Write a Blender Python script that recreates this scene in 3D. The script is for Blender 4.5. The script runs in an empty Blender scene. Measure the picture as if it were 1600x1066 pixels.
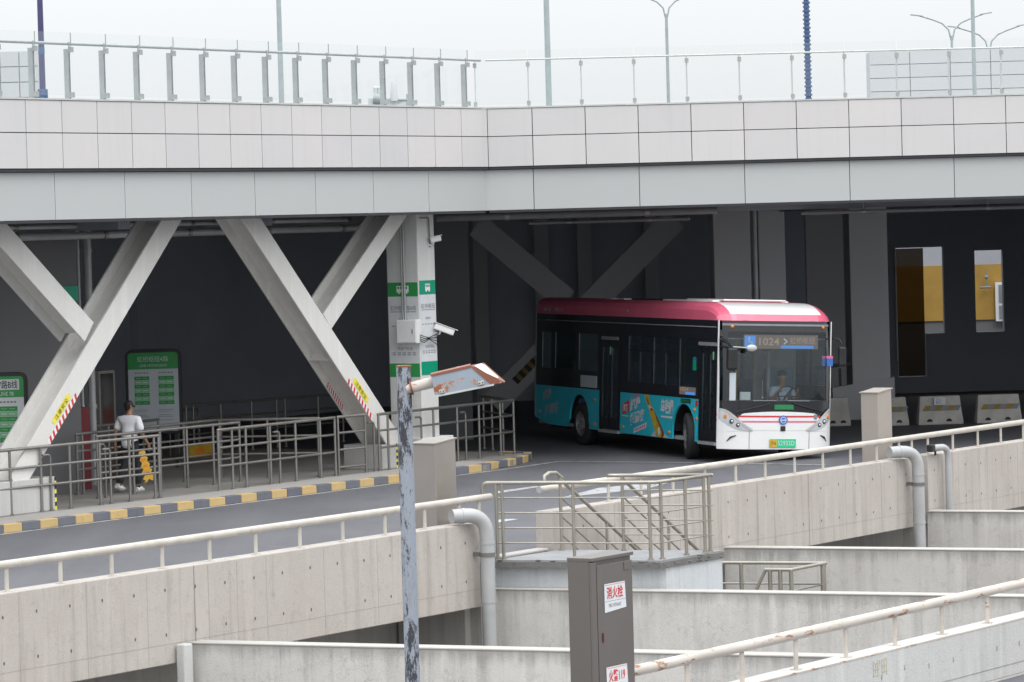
import bpy, bmesh, math, random
import numpy as np
from mathutils import Vector, Matrix
random.seed(7)
sc = bpy.context.scene
COL = sc.collection
rad = math.radians

# ---------------------------------------------------------------- camera
FPX = 5600.0; CAMH = 4.9
ROLL = math.atan(.028); PITCH = math.atan(181 * math.cos(ROLL) / FPX)
f0 = Vector((0, math.cos(PITCH), -math.sin(PITCH))); u0 = Vector((0, math.sin(PITCH), math.cos(PITCH)))
cr = math.cos(ROLL) * Vector((1, 0, 0)) - math.sin(ROLL) * u0
cu = math.sin(ROLL) * Vector((1, 0, 0)) + math.cos(ROLL) * u0
cam_d = bpy.data.cameras.new("camera"); cam = bpy.data.objects.new("camera", cam_d); COL.objects.link(cam)
M = Matrix((cr, cu, -f0)).transposed().to_4x4(); M.translation = Vector((0, 0, CAMH)); cam.matrix_world = M
cam_d.sensor_width = 36.0; cam_d.lens = FPX / 1600 * 36.0; cam_d.clip_end = 3000; cam_d.clip_start = .5

sc.camera = cam
C0 = Vector((0, 0, CAMH))

# ---------------------------------------------------------------- world: overcast sky
w = bpy.data.worlds.new("World"); sc.world = w; w.use_nodes = True
nt = w.node_tree; N = nt.nodes; Lk = nt.links; N.clear()
out = N.new("ShaderNodeOutputWorld"); bg = N.new("ShaderNodeBackground"); bg.inputs[1].default_value = 1.0
SUN_EL, SUN_AZ = rad(58), rad(150)
sky = N.new("ShaderNodeTexSky"); sky.sky_type = 'NISHITA'; sky.sun_disc = False
sky.sun_elevation = SUN_EL; sky.sun_rotation = SUN_AZ; sky.dust_density = 4.0; sky.air_density = 1.0
hs = N.new("ShaderNodeHueSaturation"); hs.inputs['Saturation'].default_value = .25; hs.inputs['Value'].default_value = .02
Lk.new(sky.outputs[0], hs.inputs['Color'])
geo = N.new("ShaderNodeNewGeometry"); sep = N.new("ShaderNodeSeparateXYZ"); Lk.new(geo.outputs['Incoming'], sep.inputs[0])
# cloud deck: CIE overcast shape, unseen zenith raised beyond it to keep the illumination
mx = N.new("ShaderNodeMath"); mx.operation = 'MULTIPLY'; mx.inputs[1].default_value = -1.0; Lk.new(sep.outputs[2], mx.inputs[0])
mc = N.new("ShaderNodeMath"); mc.operation = 'MAXIMUM'; mc.inputs[1].default_value = 0.0; Lk.new(mx.outputs[0], mc.inputs[0])
ma = N.new("ShaderNodeMath"); ma.operation = 'MULTIPLY_ADD'; ma.inputs[1].default_value = 2.6; ma.inputs[2].default_value = 1.0
Lk.new(mc.outputs[0], ma.inputs[0])
vm = N.new("ShaderNodeVectorMath"); vm.operation = 'SCALE'; vm.inputs[0].default_value = (.725, .745, .76)
Lk.new(ma.outputs[0], vm.inputs['Scale'])
va = N.new("ShaderNodeVectorMath"); va.operation = 'ADD'; Lk.new(vm.outputs[0], va.inputs[0]); Lk.new(hs.outputs[0], va.inputs[1])
Lk.new(va.outputs[0], bg.inputs[0]); Lk.new(bg.outputs[0], out.inputs[0])
# ---------------------------------------------------------------- veiled sun
sd = bpy.data.lights.new("sun", 'SUN'); sd.energy = .6; sd.angle = rad(25); sd.color = (1, .96, .9)
sun = bpy.data.objects.new("sun", sd); COL.objects.link(sun)
sdir = Vector((math.sin(SUN_AZ) * math.cos(SUN_EL), math.cos(SUN_AZ) * math.cos(SUN_EL), math.sin(SUN_EL)))
sun.rotation_euler = sdir.to_track_quat('Z', 'Y').to_euler(); sun.location = (0, 0, 60)
sc.view_settings.view_transform = 'Standard'; sc.view_settings.look = 'None'
sc.view_settings.exposure = .08; sc.view_settings.gamma = 1; sc.view_settings.use_curve_mapping = False
try:
    sc.cycles.max_bounces = 8; sc.cycles.diffuse_bounces = 5; sc.cycles.transparent_max_bounces = 24
    sc.cycles.use_denoising = True; sc.cycles.sample_clamp_indirect = 6
except Exception: pass

# ---------------------------------------------------------------- surveying helpers (photo bearing + a known plane -> place)
def ray(x, y): return (x - 800) / FPX * cr - (y - 533) / FPX * cu + f0
def G(x, y, z=0.0):
    d = ray(x, y); return C0 + d * ((z - CAMH) / d.z)
def Dp(x, y, Y):
    d = ray(x, y); return C0 + d * (Y / d.y)
def V(x, y, P, dr):
    nx, ny = dr[1], -dr[0]; d = ray(x, y); t = (nx * P[0] + ny * P[1]) / (nx * d.x + ny * d.y); return C0 + d * t
def lin(P, dr, x, z=0.0, y=533):     # point of the vertical plane (P, dr) seen in picture column x at height z
    q = V(x, y, P, dr)
    for _ in range(4):
        yy = 533 - FPX * (Vector((q.x, q.y, z)) - C0).dot(cu) / (Vector((q.x, q.y, z)) - C0).dot(f0)
        q = V(x, yy, P, dr)
    return Vector((q.x, q.y, z))

U = Vector((3750, 5600, 0)).normalized()      # along the left front, kerb and parapets
NN = Vector((U.y, -U.x, 0))                   # its outward normal
W = Vector((math.cos(rad(4)), math.sin(rad(4)), 0)); WN = Vector((W.y, -W.x, 0))
UP = Vector((0, 0, 1))
CW = Vector((13300, -5600, 0)).normalized()   # along the low cross walls, towards the camera

# ---------------------------------------------------------------- materials
def newmat(name):
    m = bpy.data.materials.new(name); m.use_nodes = True
    return m, m.node_tree.nodes, m.node_tree.links, m.node_tree.nodes['Principled BSDF']
def coords(n, l, world=True, scale=(1, 1, 1)):
    mp = n.new("ShaderNodeMapping"); mp.inputs['Scale'].default_value = scale
    if world: g = n.new("ShaderNodeNewGeometry"); l.new(g.outputs['Position'], mp.inputs['Vector'])
    else: g = n.new("ShaderNodeTexCoord"); l.new(g.outputs['Object'], mp.inputs['Vector'])
    return mp.outputs[0]
def noise(n, l, vec, scale, detail=5, rough=.6):
    t = n.new("ShaderNodeTexNoise"); t.inputs['Scale'].default_value = scale; t.inputs['Detail'].default_value = detail
    t.inputs['Roughness'].default_value = rough; l.new(vec, t.inputs['Vector']); return t.outputs['Fac']
def ramp(n, l, fac, stops):
    r = n.new("ShaderNodeValToRGB"); e = r.color_ramp.elements
    e[0].position, e[0].color = stops[0][0], (*stops[0][1], 1); e[1].position, e[1].color = stops[-1][0], (*stops[-1][1], 1)
    for p, c in stops[1:-1]:
        q = e.new(p); q.color = (*c, 1)
    l.new(fac, r.inputs[0]); return r.outputs[0]
def mix(n, l, a, b, fac, mode='MIX'):
    m = n.new("ShaderNodeMix"); m.data_type = 'RGBA'; m.blend_type = mode
    for s, v in ((m.inputs[6], a), (m.inputs[7], b)):
        if isinstance(v, tuple): s.default_value = (*v, 1)
        else: l.new(v, s)
    if isinstance(fac, (int, float)): m.inputs[0].default_value = fac
    else: l.new(fac, m.inputs[0])
    return m.outputs[2]
def bump(n, l, b, h, strength=.3, dist=.01):
    k = n.new("ShaderNodeBump"); k.inputs['Strength'].default_value = strength; k.inputs['Distance'].default_value = dist
    l.new(h, k.inputs['Height']); l.new(k.outputs[0], b.inputs['Normal'])
G3 = lambda v: (v, v, v)
def plain(name, c, rough=.6, metal=0., var=.12, scale=3., bm=0., world=False, coat=0., rnd=0.):
    m, n, l, b = newmat(name); v = coords(n, l, world)
    f = noise(n, l, v, scale)
    a = tuple(max(0, x * (1 - var)) for x in c); d = tuple(min(1, x * (1 + var)) for x in c)
    o = ramp(n, l, f, [(.3, a), (.7, d)])
    if rnd:
        oi = n.new("ShaderNodeObjectInfo")
        o = mix(n, l, o, ramp(n, l, oi.outputs['Random'], [(0, G3(1 - rnd)), (1, G3(1.0))]), 1.0, 'MULTIPLY')
    l.new(o, b.inputs['Base Color']); b.inputs['Roughness'].default_value = rough; b.inputs['Metallic'].default_value = metal
    if coat: b.inputs['Coat Weight'].default_value = coat; b.inputs['Coat Roughness'].default_value = .08
    if bm: bump(n, l, b, noise(n, l, v, scale * 8), bm)
    return m
def weathered(name, base, warm=(.36, .32, .29), stain=.55, crack=0., streak=.5, pat=.35, top_dark=None):
    """cast or plastered concrete: blotches, vertical run marks, fine cracks"""
    m, n, l, b = newmat(name)
    v = coords(n, l); big = noise(n, l, v, .7, 6, .65)
    c = mix(n, l, base, warm, ramp(n, l, big, [(.4, G3(0)), (.72, G3(pat))]))
    vs = coords(n, l, True, (3.2, 3.2, .22)); st = noise(n, l, vs, 1.6, 7, .7)
    c = mix(n, l, c, tuple(x * .45 for x in base), ramp(n, l, st, [(.5, G3(0)), (.78, G3(streak))]))
    lt = noise(n, l, coords(n, l, True, (2.1, 2.1, .15)), 2.3, 5, .6)
    c = mix(n, l, c, tuple(min(1, x * 1.25) for x in base), ramp(n, l, lt, [(.55, G3(0)), (.75, G3(.5))]))
    mid = noise(n, l, v, 5.0, 8, .75)
    c = mix(n, l, c, tuple(x * .5 for x in base), ramp(n, l, mid, [(.56, G3(0)), (.8, G3(stain))]))
    gr = noise(n, l, v, 45, 3, .6)
    c = mix(n, l, c, ramp(n, l, gr, [(.3, G3(.94)), (.7, G3(1.04))]), .8, 'MULTIPLY')
    if top_dark is not None:            # grime that hangs from the coping, a stain with its own ragged edge
        sp = n.new("ShaderNodeSeparateXYZ"); g = n.new("ShaderNodeNewGeometry"); l.new(g.outputs['Position'], sp.inputs[0])
        mm = n.new("ShaderNodeMath"); mm.operation = 'MULTIPLY_ADD'; mm.inputs[1].default_value = .55; mm.inputs[2].default_value = 0
        l.new(st, mm.inputs[0]); s2 = n.new("ShaderNodeMath"); s2.operation = 'ADD'; l.new(sp.outputs[2], s2.inputs[0]); l.new(mm.outputs[0], s2.inputs[1])
        mr = n.new("ShaderNodeMapRange"); mr.inputs['From Min'].default_value = top_dark + .18; mr.inputs['From Max'].default_value = top_dark + .34
        mr.inputs['To Max'].default_value = .55; l.new(s2.outputs[0], mr.inputs['Value'])
        c = mix(n, l, c, tuple(x * .38 for x in base), mr.outputs[0])
    if crack:
        vo = n.new("ShaderNodeTexVoronoi"); vo.feature = 'DISTANCE_TO_EDGE'; vo.inputs['Scale'].default_value = 4.3
        w2 = n.new("ShaderNodeTexNoise"); w2.inputs['Scale'].default_value = 2.5; w2.inputs['Detail'].default_value = 6; l.new(v, w2.inputs['Vector'])
        ad = n.new("ShaderNodeVectorMath"); ad.operation = 'MULTIPLY_ADD'; ad.inputs[1].default_value = (.7, .7, .7); l.new(w2.outputs['Color'], ad.inputs[0]); l.new(v, ad.inputs[2])
        l.new(ad.outputs[0], vo.inputs['Vector'])
        ck = ramp(n, l, vo.outputs['Distance'], [(.0, G3(1)), (.018, G3(0))])
        gate = ramp(n, l, noise(n, l, v, .9, 3), [(.36, G3(0)), (.6, G3(crack))])
        c = mix(n, l, c, tuple(x * .3 for x in base), mix(n, l, G3(0.), ck, gate, 'MIX'))
    l.new(c, b.inputs['Base Color']); b.inputs['Roughness'].default_value = .88
    ad2 = n.new("ShaderNodeMath"); ad2.operation = 'ADD'; l.new(mid, ad2.inputs[0]); l.new(gr, ad2.inputs[1])
    bump(n, l, b, ad2.outputs[0], .35, .012)
    return m
def flaking(name, base, bare, edge, lo=.5, scale=6., rough=.55, stretch=(1, 1, 1), metal=0.):
    """paint that has come off in patches"""
    m, n, l, b = newmat(name); v = coords(n, l, False, stretch)
    f = noise(n, l, v, scale, 9, .72)
    c = ramp(n, l, f, [(lo - .08, base), (lo, base), (lo + .012, edge), (lo + .05, bare), (.9, tuple(x * .7 for x in bare))])
    c = mix(n, l, c, ramp(n, l, noise(n, l, v, scale * .4), [(.3, G3(.8)), (.7, G3(1.1))]), .8, 'MULTIPLY')
    l.new(c, b.inputs['Base Color']); b.inputs['Roughness'].default_value = rough; b.inputs['Metallic'].default_value = metal
    bump(n, l, b, f, .4, .004); return m
def glass(name, tint, refl=.04, rough=.02, trans=1.0, dirt=0.0, fk=.5):
    m, n, l, b = newmat(name); n.remove(b)
    o = [x for x in n if x.type == 'OUTPUT_MATERIAL'][0]
    t = n.new("ShaderNodeBsdfTransparent"); t.inputs[0].default_value = (*tint, 1)
    g = n.new("ShaderNodeBsdfGlossy"); g.inputs['Roughness'].default_value = rough; g.inputs[0].default_value = (.9, .95, 1, 1)
    fr = n.new("ShaderNodeLayerWeight"); fr.inputs[0].default_value = .25
    ml = n.new("ShaderNodeMath"); ml.operation = 'MULTIPLY_ADD'; ml.inputs[1].default_value = fk; ml.inputs[2].default_value = refl; l.new(fr.outputs['Fresnel'], ml.inputs[0])
    ms = n.new("ShaderNodeMixShader"); l.new(ml.outputs[0], ms.inputs[0]); l.new(t.outputs[0], ms.inputs[1]); l.new(g.outputs[0], ms.inputs[2])
    last = ms.outputs[0]
    if dirt:
        d = n.new("ShaderNodeBsdfDiffuse"); d.inputs[0].default_value = (.6, .64, .63, 1)
        m2 = n.new("ShaderNodeMixShader"); m2.inputs[0].default_value = dirt; l.new(last, m2.inputs[1]); l.new(d.outputs[0], m2.inputs[2]); last = m2.outputs[0]
    l.new(last, o.inputs[0]); return m
def brushed(name, c, rough=.34, metal=.85):
    m, n, l, b = newmat(name)
    f = noise(n, l, coords(n, l, True, (3, 3, .6)), 2.5, 3)
    l.new(ramp(n, l, f, [(.3, tuple(x * .9 for x in c)), (.7, tuple(min(1, x * 1.08) for x in c))]), b.inputs['Base Color'])
    g = noise(n, l, coords(n, l), 2.2, 6); l.new(ramp(n, l, g, [(.3, G3(rough * .75)), (.7, G3(rough * 1.5))]), b.inputs['Roughness'])
    b.inputs['Metallic'].default_value = metal; return m
def emis(name, c, s):
    m, n, l, b = newmat(name); b.inputs['Base Color'].default_value = (*[x * .3 for x in c], 1)
    b.inputs['Emission Color'].default_value = (*c, 1); b.inputs['Emission Strength'].default_value = s; return m

MT = {}
MT['cast'] = weathered('cast_concrete', (.475, .437, .405), (.40, .35, .31), .6, .25, .6, .6)
MT['plaster'] = weathered('cracked_plaster', (.56, .545, .525), (.42, .39, .365), .75, .5, .6, .65, top_dark=-.5)
MT['plaster_plain'] = weathered('old_plaster', (.53, .51, .49), (.40, .37, .345), .7, .35, .55, .6, top_dark=-.5)
MT['blueplaster'] = weathered('pale_blue_plaster', (.56, .585, .61), (.42, .42, .42), .35, 0., .6, .35)
MT['smoothwall'] = weathered('smooth_painted_concrete', (.53, .53, .52), (.46, .43, .40), .3, .25, .35, .4)
MT['coping'] = weathered('coping', (.43, .415, .395), (.45, .42, .38), .55, 0., .2, .3)
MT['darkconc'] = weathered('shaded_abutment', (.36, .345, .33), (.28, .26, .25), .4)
MT['slabtop'] = plain('landing_top', (.27, .275, .285), .8, 0, .12, 2, .1, True)
MT['slabedge'] = weathered('mossy_edge', (.17, .165, .16), (.08, .08, .075), .7)
MT['strut'] = weathered('painted_strut', (.70, .69, .665), (.58, .55, .52), .08, 0., .12, .3)
MT['column'] = weathered('painted_column', (.68, .68, .665), (.56, .54, .52), .12, 0., .15, .3)
def cladding():
    m, n, l, b = newmat('aluminium_panel'); v = coords(n, l)
    c = ramp(n, l, noise(n, l, v, .6, 4), [(.35, (.58, .573, .572)), (.65, (.61, .588, .585))])
    c = mix(n, l, c, (.50, .49, .485), ramp(n, l, noise(n, l, coords(n, l, True, (3, 3, .15)), 2, 5), [(.52, G3(0)), (.8, G3(.35))]))
    oi = n.new("ShaderNodeObjectInfo"); c = mix(n, l, c, ramp(n, l, oi.outputs['Random'], [(0, (.93, .93, .94)), (1, (1.0, .995, .99))]), 1.0, 'MULTIPLY')
    l.new(c, b.inputs['Base Color']); b.inputs['Roughness'].default_value = .5; return m
MT['panel'] = cladding()
MT['plinth'] = weathered('plinth_paint', (.50, .50, .49), (.42, .40, .38), .3, 0, .3, .4)
MT['barrierconc'] = plain('barrier_concrete', (.52, .50, .47), .85, 0, .15, 4, .2)
MT['dimpipe'] = plain('dark_pipe', (.16, .16, .17), .7)  # even darker grey for the right-hand ceiling pipes
MT['shadeyellow2'] = plain('washed_ochre', (.50, .46, .36), .9)
MT['shadeyellow'] = plain('shaded_yellow', (.30, .22, .06), .8)  # yellow with the hall's shade put into the colour for the far tape
MT['fascia'] = plain('fascia_panel', (.455, .47, .472), .5, 0, .02, .5, 0, False, 0, .04)
MT['gap'] = plain('dark_joint', (.04, .04, .045), .9)
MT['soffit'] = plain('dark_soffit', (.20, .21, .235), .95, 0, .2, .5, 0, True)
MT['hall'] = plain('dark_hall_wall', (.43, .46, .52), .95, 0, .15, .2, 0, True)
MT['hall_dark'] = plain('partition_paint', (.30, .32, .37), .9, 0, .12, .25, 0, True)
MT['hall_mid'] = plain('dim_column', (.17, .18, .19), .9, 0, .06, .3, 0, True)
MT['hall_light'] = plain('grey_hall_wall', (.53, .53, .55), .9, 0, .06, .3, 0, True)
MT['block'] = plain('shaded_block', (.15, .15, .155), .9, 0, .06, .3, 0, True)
MT['steel'] = brushed('stainless_tube', (.285, .275, .26), .36, .75)
MT['steelwarm'] = brushed('stainless_tube_warm', (.37, .345, .30), .36, .7)
MT['steelsheet'] = plain('stainless_sheet', (.46, .42, .385), .33, .85, .10, .8, 0, True)
MT['browncab'] = plain('brown_metal', (.165, .148, .138), .42, .4, .06, 1.2, 0, True)
MT['tancab'] = plain('tan_metal', (.42, .375, .335), .4, .4, .06, .8, 0, True)
MT['railpaint'] = flaking('cream_rail_paint', (.52, .485, .435), (.30, .17, .10), (.42, .33, .26), .63, 9, .5)
MT['railrust'] = flaking('rusty_rail_paint', (.54, .49, .44), (.28, .14, .08), (.42, .30, .22), .57, 6, .55, (.5, .5, 2))
MT['pipe'] = plain('grey_pipe_paint', (.42, .425, .43), .38, .15, .1, 2, 0, True)
MT['seam'] = weathered('seam_stain', (.34, .30, .27), (.45, .42, .39), .6, 0, .6, .7)
MT['hole'] = plain('tie_hole_shade', (.13, .115, .105), .9)
MT['black'] = plain('black_plastic', (.018, .018, .02), .45, 0, .3)
MT['rubber'] = plain('tyre_rubber', (.028, .028, .03), .8, 0, .2, 6, .3)
MT['rim'] = plain('steel_rim', (.35, .35, .36), .4, .6, .2, 6)
MT['white'] = plain('white_paint', (.78, .78, .78), .5, 0, .03)
MT['buswhite'] = plain('bus_white', (.80, .80, .80), .3, 0, .03, 2, 0, False, .6)
MT['buspink'] = plain('bus_pink', (.66, .12, .20), .35, 0, .05, 2, 0, False, .5)
MT['busteal'] = plain('bus_teal', (.028, .52, .67), .35, 0, .08, 1, 0, False, .4)
MT['busblack'] = plain('bus_black', (.014, .015, .02), .25, 0, .2, 3, 0, False, .4)
MT['busglass'] = glass('bus_side_glass', (.70, .80, .80), .20)
MT['windshield'] = glass('windshield_glass', (.74, .80, .79), .045)
MT['interior'] = plain('bus_interior', (.26, .28, .285), .8, 0, .2)
MT['seatblue'] = plain('seat_plastic', (.10, .16, .24), .6)
MT['yellow'] = plain('yellow_plastic', (.60, .36, .03), .5, 0, .12, 6)
MT['amber'] = plain('amber_lens', (.75, .25, .02), .25)
MT['lamp'] = plain('headlamp_clear', (.62, .64, .67), .15, .35, .1)
MT['red'] = plain('red_print', (.60, .04, .04), .5)
MT['redpaint'] = plain('red_cabinet_paint', (.16, .015, .025), .4)
MT['green'] = plain('sign_green', (.03, .30, .07), .45, 0, .06)
MT['green2'] = plain('sign_teal_green', (.0, .30, .17), .45, 0, .06)
MT['greenpale'] = plain('sign_pale_green', (.22, .50, .28), .5, 0, .05)
MT['poster'] = plain('poster_white', (.66, .68, .70), .45, 0, .04)
MT['poster_dim'] = plain('poster_bluish', (.50, .54, .58), .45, 0, .05)
MT['ink'] = plain('black_ink', (.03, .03, .035), .6)
MT['greyink'] = plain('grey_ink', (.22, .23, .25), .6)
MT['blue'] = plain('blue_print', (.04, .15, .50), .5)
MT['ylwprint'] = plain('yellow_print', (.80, .70, .06), .5, 0, .05)
MT['orange'] = plain('orange_print', (.75, .22, .02), .5)
MT['gold'] = plain('bottle_gold', (.55, .38, .04), .4, 0, .25, 8)
MT['brown'] = plain('bottle_brown', (.22, .07, .02), .4, 0, .25, 8)
MT['pinkstripe'] = plain('pink_stripe', (.70, .15, .30), .4)
MT['plate_green'] = plain('plate_green', (.03, .55, .28), .4)
MT['led'] = emis('led_sign_glow', (.22, .17, .15), .42)
MT['ledb'] = emis('led_blue', (.08, .30, .8), .7)
MT['ledd'] = emis('led_dots', (.55, .38, .30), .45)
MT['ledg'] = emis('led_green', (.02, .22, .08), .6)
MT['skin'] = plain('skin', (.35, .19, .12), .55, 0, .06)
MT['hair'] = plain('black_hair', (.02, .017, .015), .6)
MT['shirt'] = plain('white_cotton', (.82, .82, .86), .85, 0, .05, 6, .4)
MT['trousers'] = plain('black_trousers', (.025, .027, .035), .85)
MT['driver_shirt'] = plain('pale_blue_shirt', (.45, .52, .66), .8)
MT['glassrail'] = glass('balustrade_glass', (.985, .99, .99), .01, .02, 1, .025, .06)
MT['railgrey'] = plain('balustrade_grey', (.36, .38, .38), .45, .2)
MT['railpale'] = plain('balustrade_pale', (.52, .54, .52), .45, .2)
MT['poledark'] = plain('dark_violet_pole', (.05, .05, .13), .5)
MT['poleblue'] = plain('blue_wrapped_pole', (.06, .11, .22), .6, 0, .3, 20)
MT['polegrey'] = plain('pale_grey_pole', (.33, .38, .38), .5)
MT['hazecore'] = plain('far_core', (.50, .52, .53), .7)  # this and the far panel are paled to stand in for haze
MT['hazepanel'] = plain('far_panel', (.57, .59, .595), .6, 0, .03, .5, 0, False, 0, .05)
MT['stepyellow'] = weathered('kerb_yellow', (.55, .385, .17), (.45, .36, .2), .6, 0., .15, .5)
MT['stepdark'] = weathered('kerb_dark', (.13, .135, .16), (.2, .2, .2), .6, 0., .15, .4)
MT['lampblue'] = flaking('lamp_blue_paint', (.29, .34, .40), (.30, .10, .05), (.45, .25, .15), .56, 5, .5)
MT['lamprust'] = flaking('lamp_rust', (.24, .085, .05), (.62, .60, .58), (.3, .12, .08), .58, 5, .6)
MT['lampwhite'] = flaking('lamp_white_paint', (.72, .72, .72), (.38, .12, .06), (.5, .3, .2), .60, 4, .5)
MT['polepaint'] = flaking('peeling_pole_paint', (.25, .28, .33), (.032, .034, .042), (.12, .13, .16), .505, 13, .6, (1.5, 1.5, .45))
MT['wall_yellow'] = plain('far_yellow_wall', (.40, .24, .05), .8, 0, .15, 1.2, 0, True)
MT['wall_white'] = plain('far_white_wall', (.36, .37, .40), .8, 0, .05, 1, 0, True)
MT['tarp'] = plain('tinted_door', (.10, .07, .03), .3)

def polepaint():
    m, n, l, b = newmat('peeling_pole_paint'); v = coords(n, l, False, (1.4, 1.4, .4)); vb = coords(n, l, False, (1, 1, .35))
    fine = noise(n, l, v, 17, 9, .75); big = noise(n, l, vb, 3.2, 4, .6); spk = noise(n, l, coords(n, l, False, (1, 1, .6)), 70, 3, .7)
    a = n.new("ShaderNodeMath"); a.operation = 'MULTIPLY_ADD'; a.inputs[1].default_value = .8; l.new(big, a.inputs[0]); l.new(fine, a.inputs[2])
    a2 = n.new("ShaderNodeMath"); a2.operation = 'MULTIPLY_ADD'; a2.inputs[1].default_value = .22; l.new(spk, a2.inputs[0]); l.new(a.outputs[0], a2.inputs[2])
    a3 = n.new("ShaderNodeMath"); a3.operation = 'MULTIPLY'; a3.inputs[1].default_value = .5; l.new(a2.outputs[0], a3.inputs[0])
    c = ramp(n, l, a3.outputs[0], [(.30, (.20, .225, .265)), (.47, (.29, .325, .375)), (.515, (.25, .27, .31)), (.53, (.045, .048, .06)), (.70, (.022, .023, .03))])
    c = mix(n, l, c, (.17, .10, .07), ramp(n, l, noise(n, l, vb, 6, 5), [(.60, G3(0)), (.72, G3(.35))]))
    l.new(c, b.inputs['Base Color']); b.inputs['Roughness'].default_value = .6; bump(n, l, b, a3.outputs[0], .5, .004); return m
MT['polepaint'] = polepaint()
def asphalt():
    m, n, l, b = newmat('asphalt'); v = coords(n, l)
    big = noise(n, l, v, .35, 6, .6)
    c = ramp(n, l, big, [(.3, (.095, .096, .108)), (.7, (.125, .126, .139))])
    lane = noise(n, l, coords(n, l, True, (1.5, .12, 1)), .8, 6)
    c = mix(n, l, c, (.145, .145, .155), ramp(n, l, lane, [(.45, G3(0)), (.72, G3(.6))]))
    c = mix(n, l, c, (.075, .076, .085), ramp(n, l, noise(n, l, coords(n, l, True, (.9, .5, 1)), 1.1, 8, .7), [(.56, G3(0)), (.7, G3(.5))]))
    ag = noise(n, l, v, 60, 3, .7)
    c = mix(n, l, c, ramp(n, l, ag, [(.3, G3(.65)), (.7, G3(1.35))]), .8, 'MULTIPLY')
    l.new(c, b.inputs['Base Color']); b.inputs['Roughness'].default_value = .72
    bump(n, l, b, ag, .5, .01); return m
MT['asphalt'] = asphalt()
def paving():
    m, n, l, b = newmat('platform_paving'); v = coords(n, l)
    c = ramp(n, l, noise(n, l, v, .8, 6), [(.3, (.22, .205, .195)), (.7, (.29, .275, .26))])
    c = mix(n, l, c, ramp(n, l, noise(n, l, v, 40, 3), [(.3, G3(.8)), (.7, G3(1.15))]), .8, 'MULTIPLY')
    l.new(c, b.inputs['Base Color']); b.inputs['Roughness'].default_value = .75; return m
MT['paving'] = paving()
MT['kerbtop'] = weathered('granite_edge', (.36, .345, .33), (.3, .27, .24), .4, 0, .1, .4)
MT['marking'] = flaking('road_paint', (.44, .45, .46), (.12, .12, .13), (.25, .25, .26), .56, 4, .6)
MT['void'] = weathered('lower_yard_floor', (.30, .29, .28), (.2, .2, .19), .5)

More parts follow.
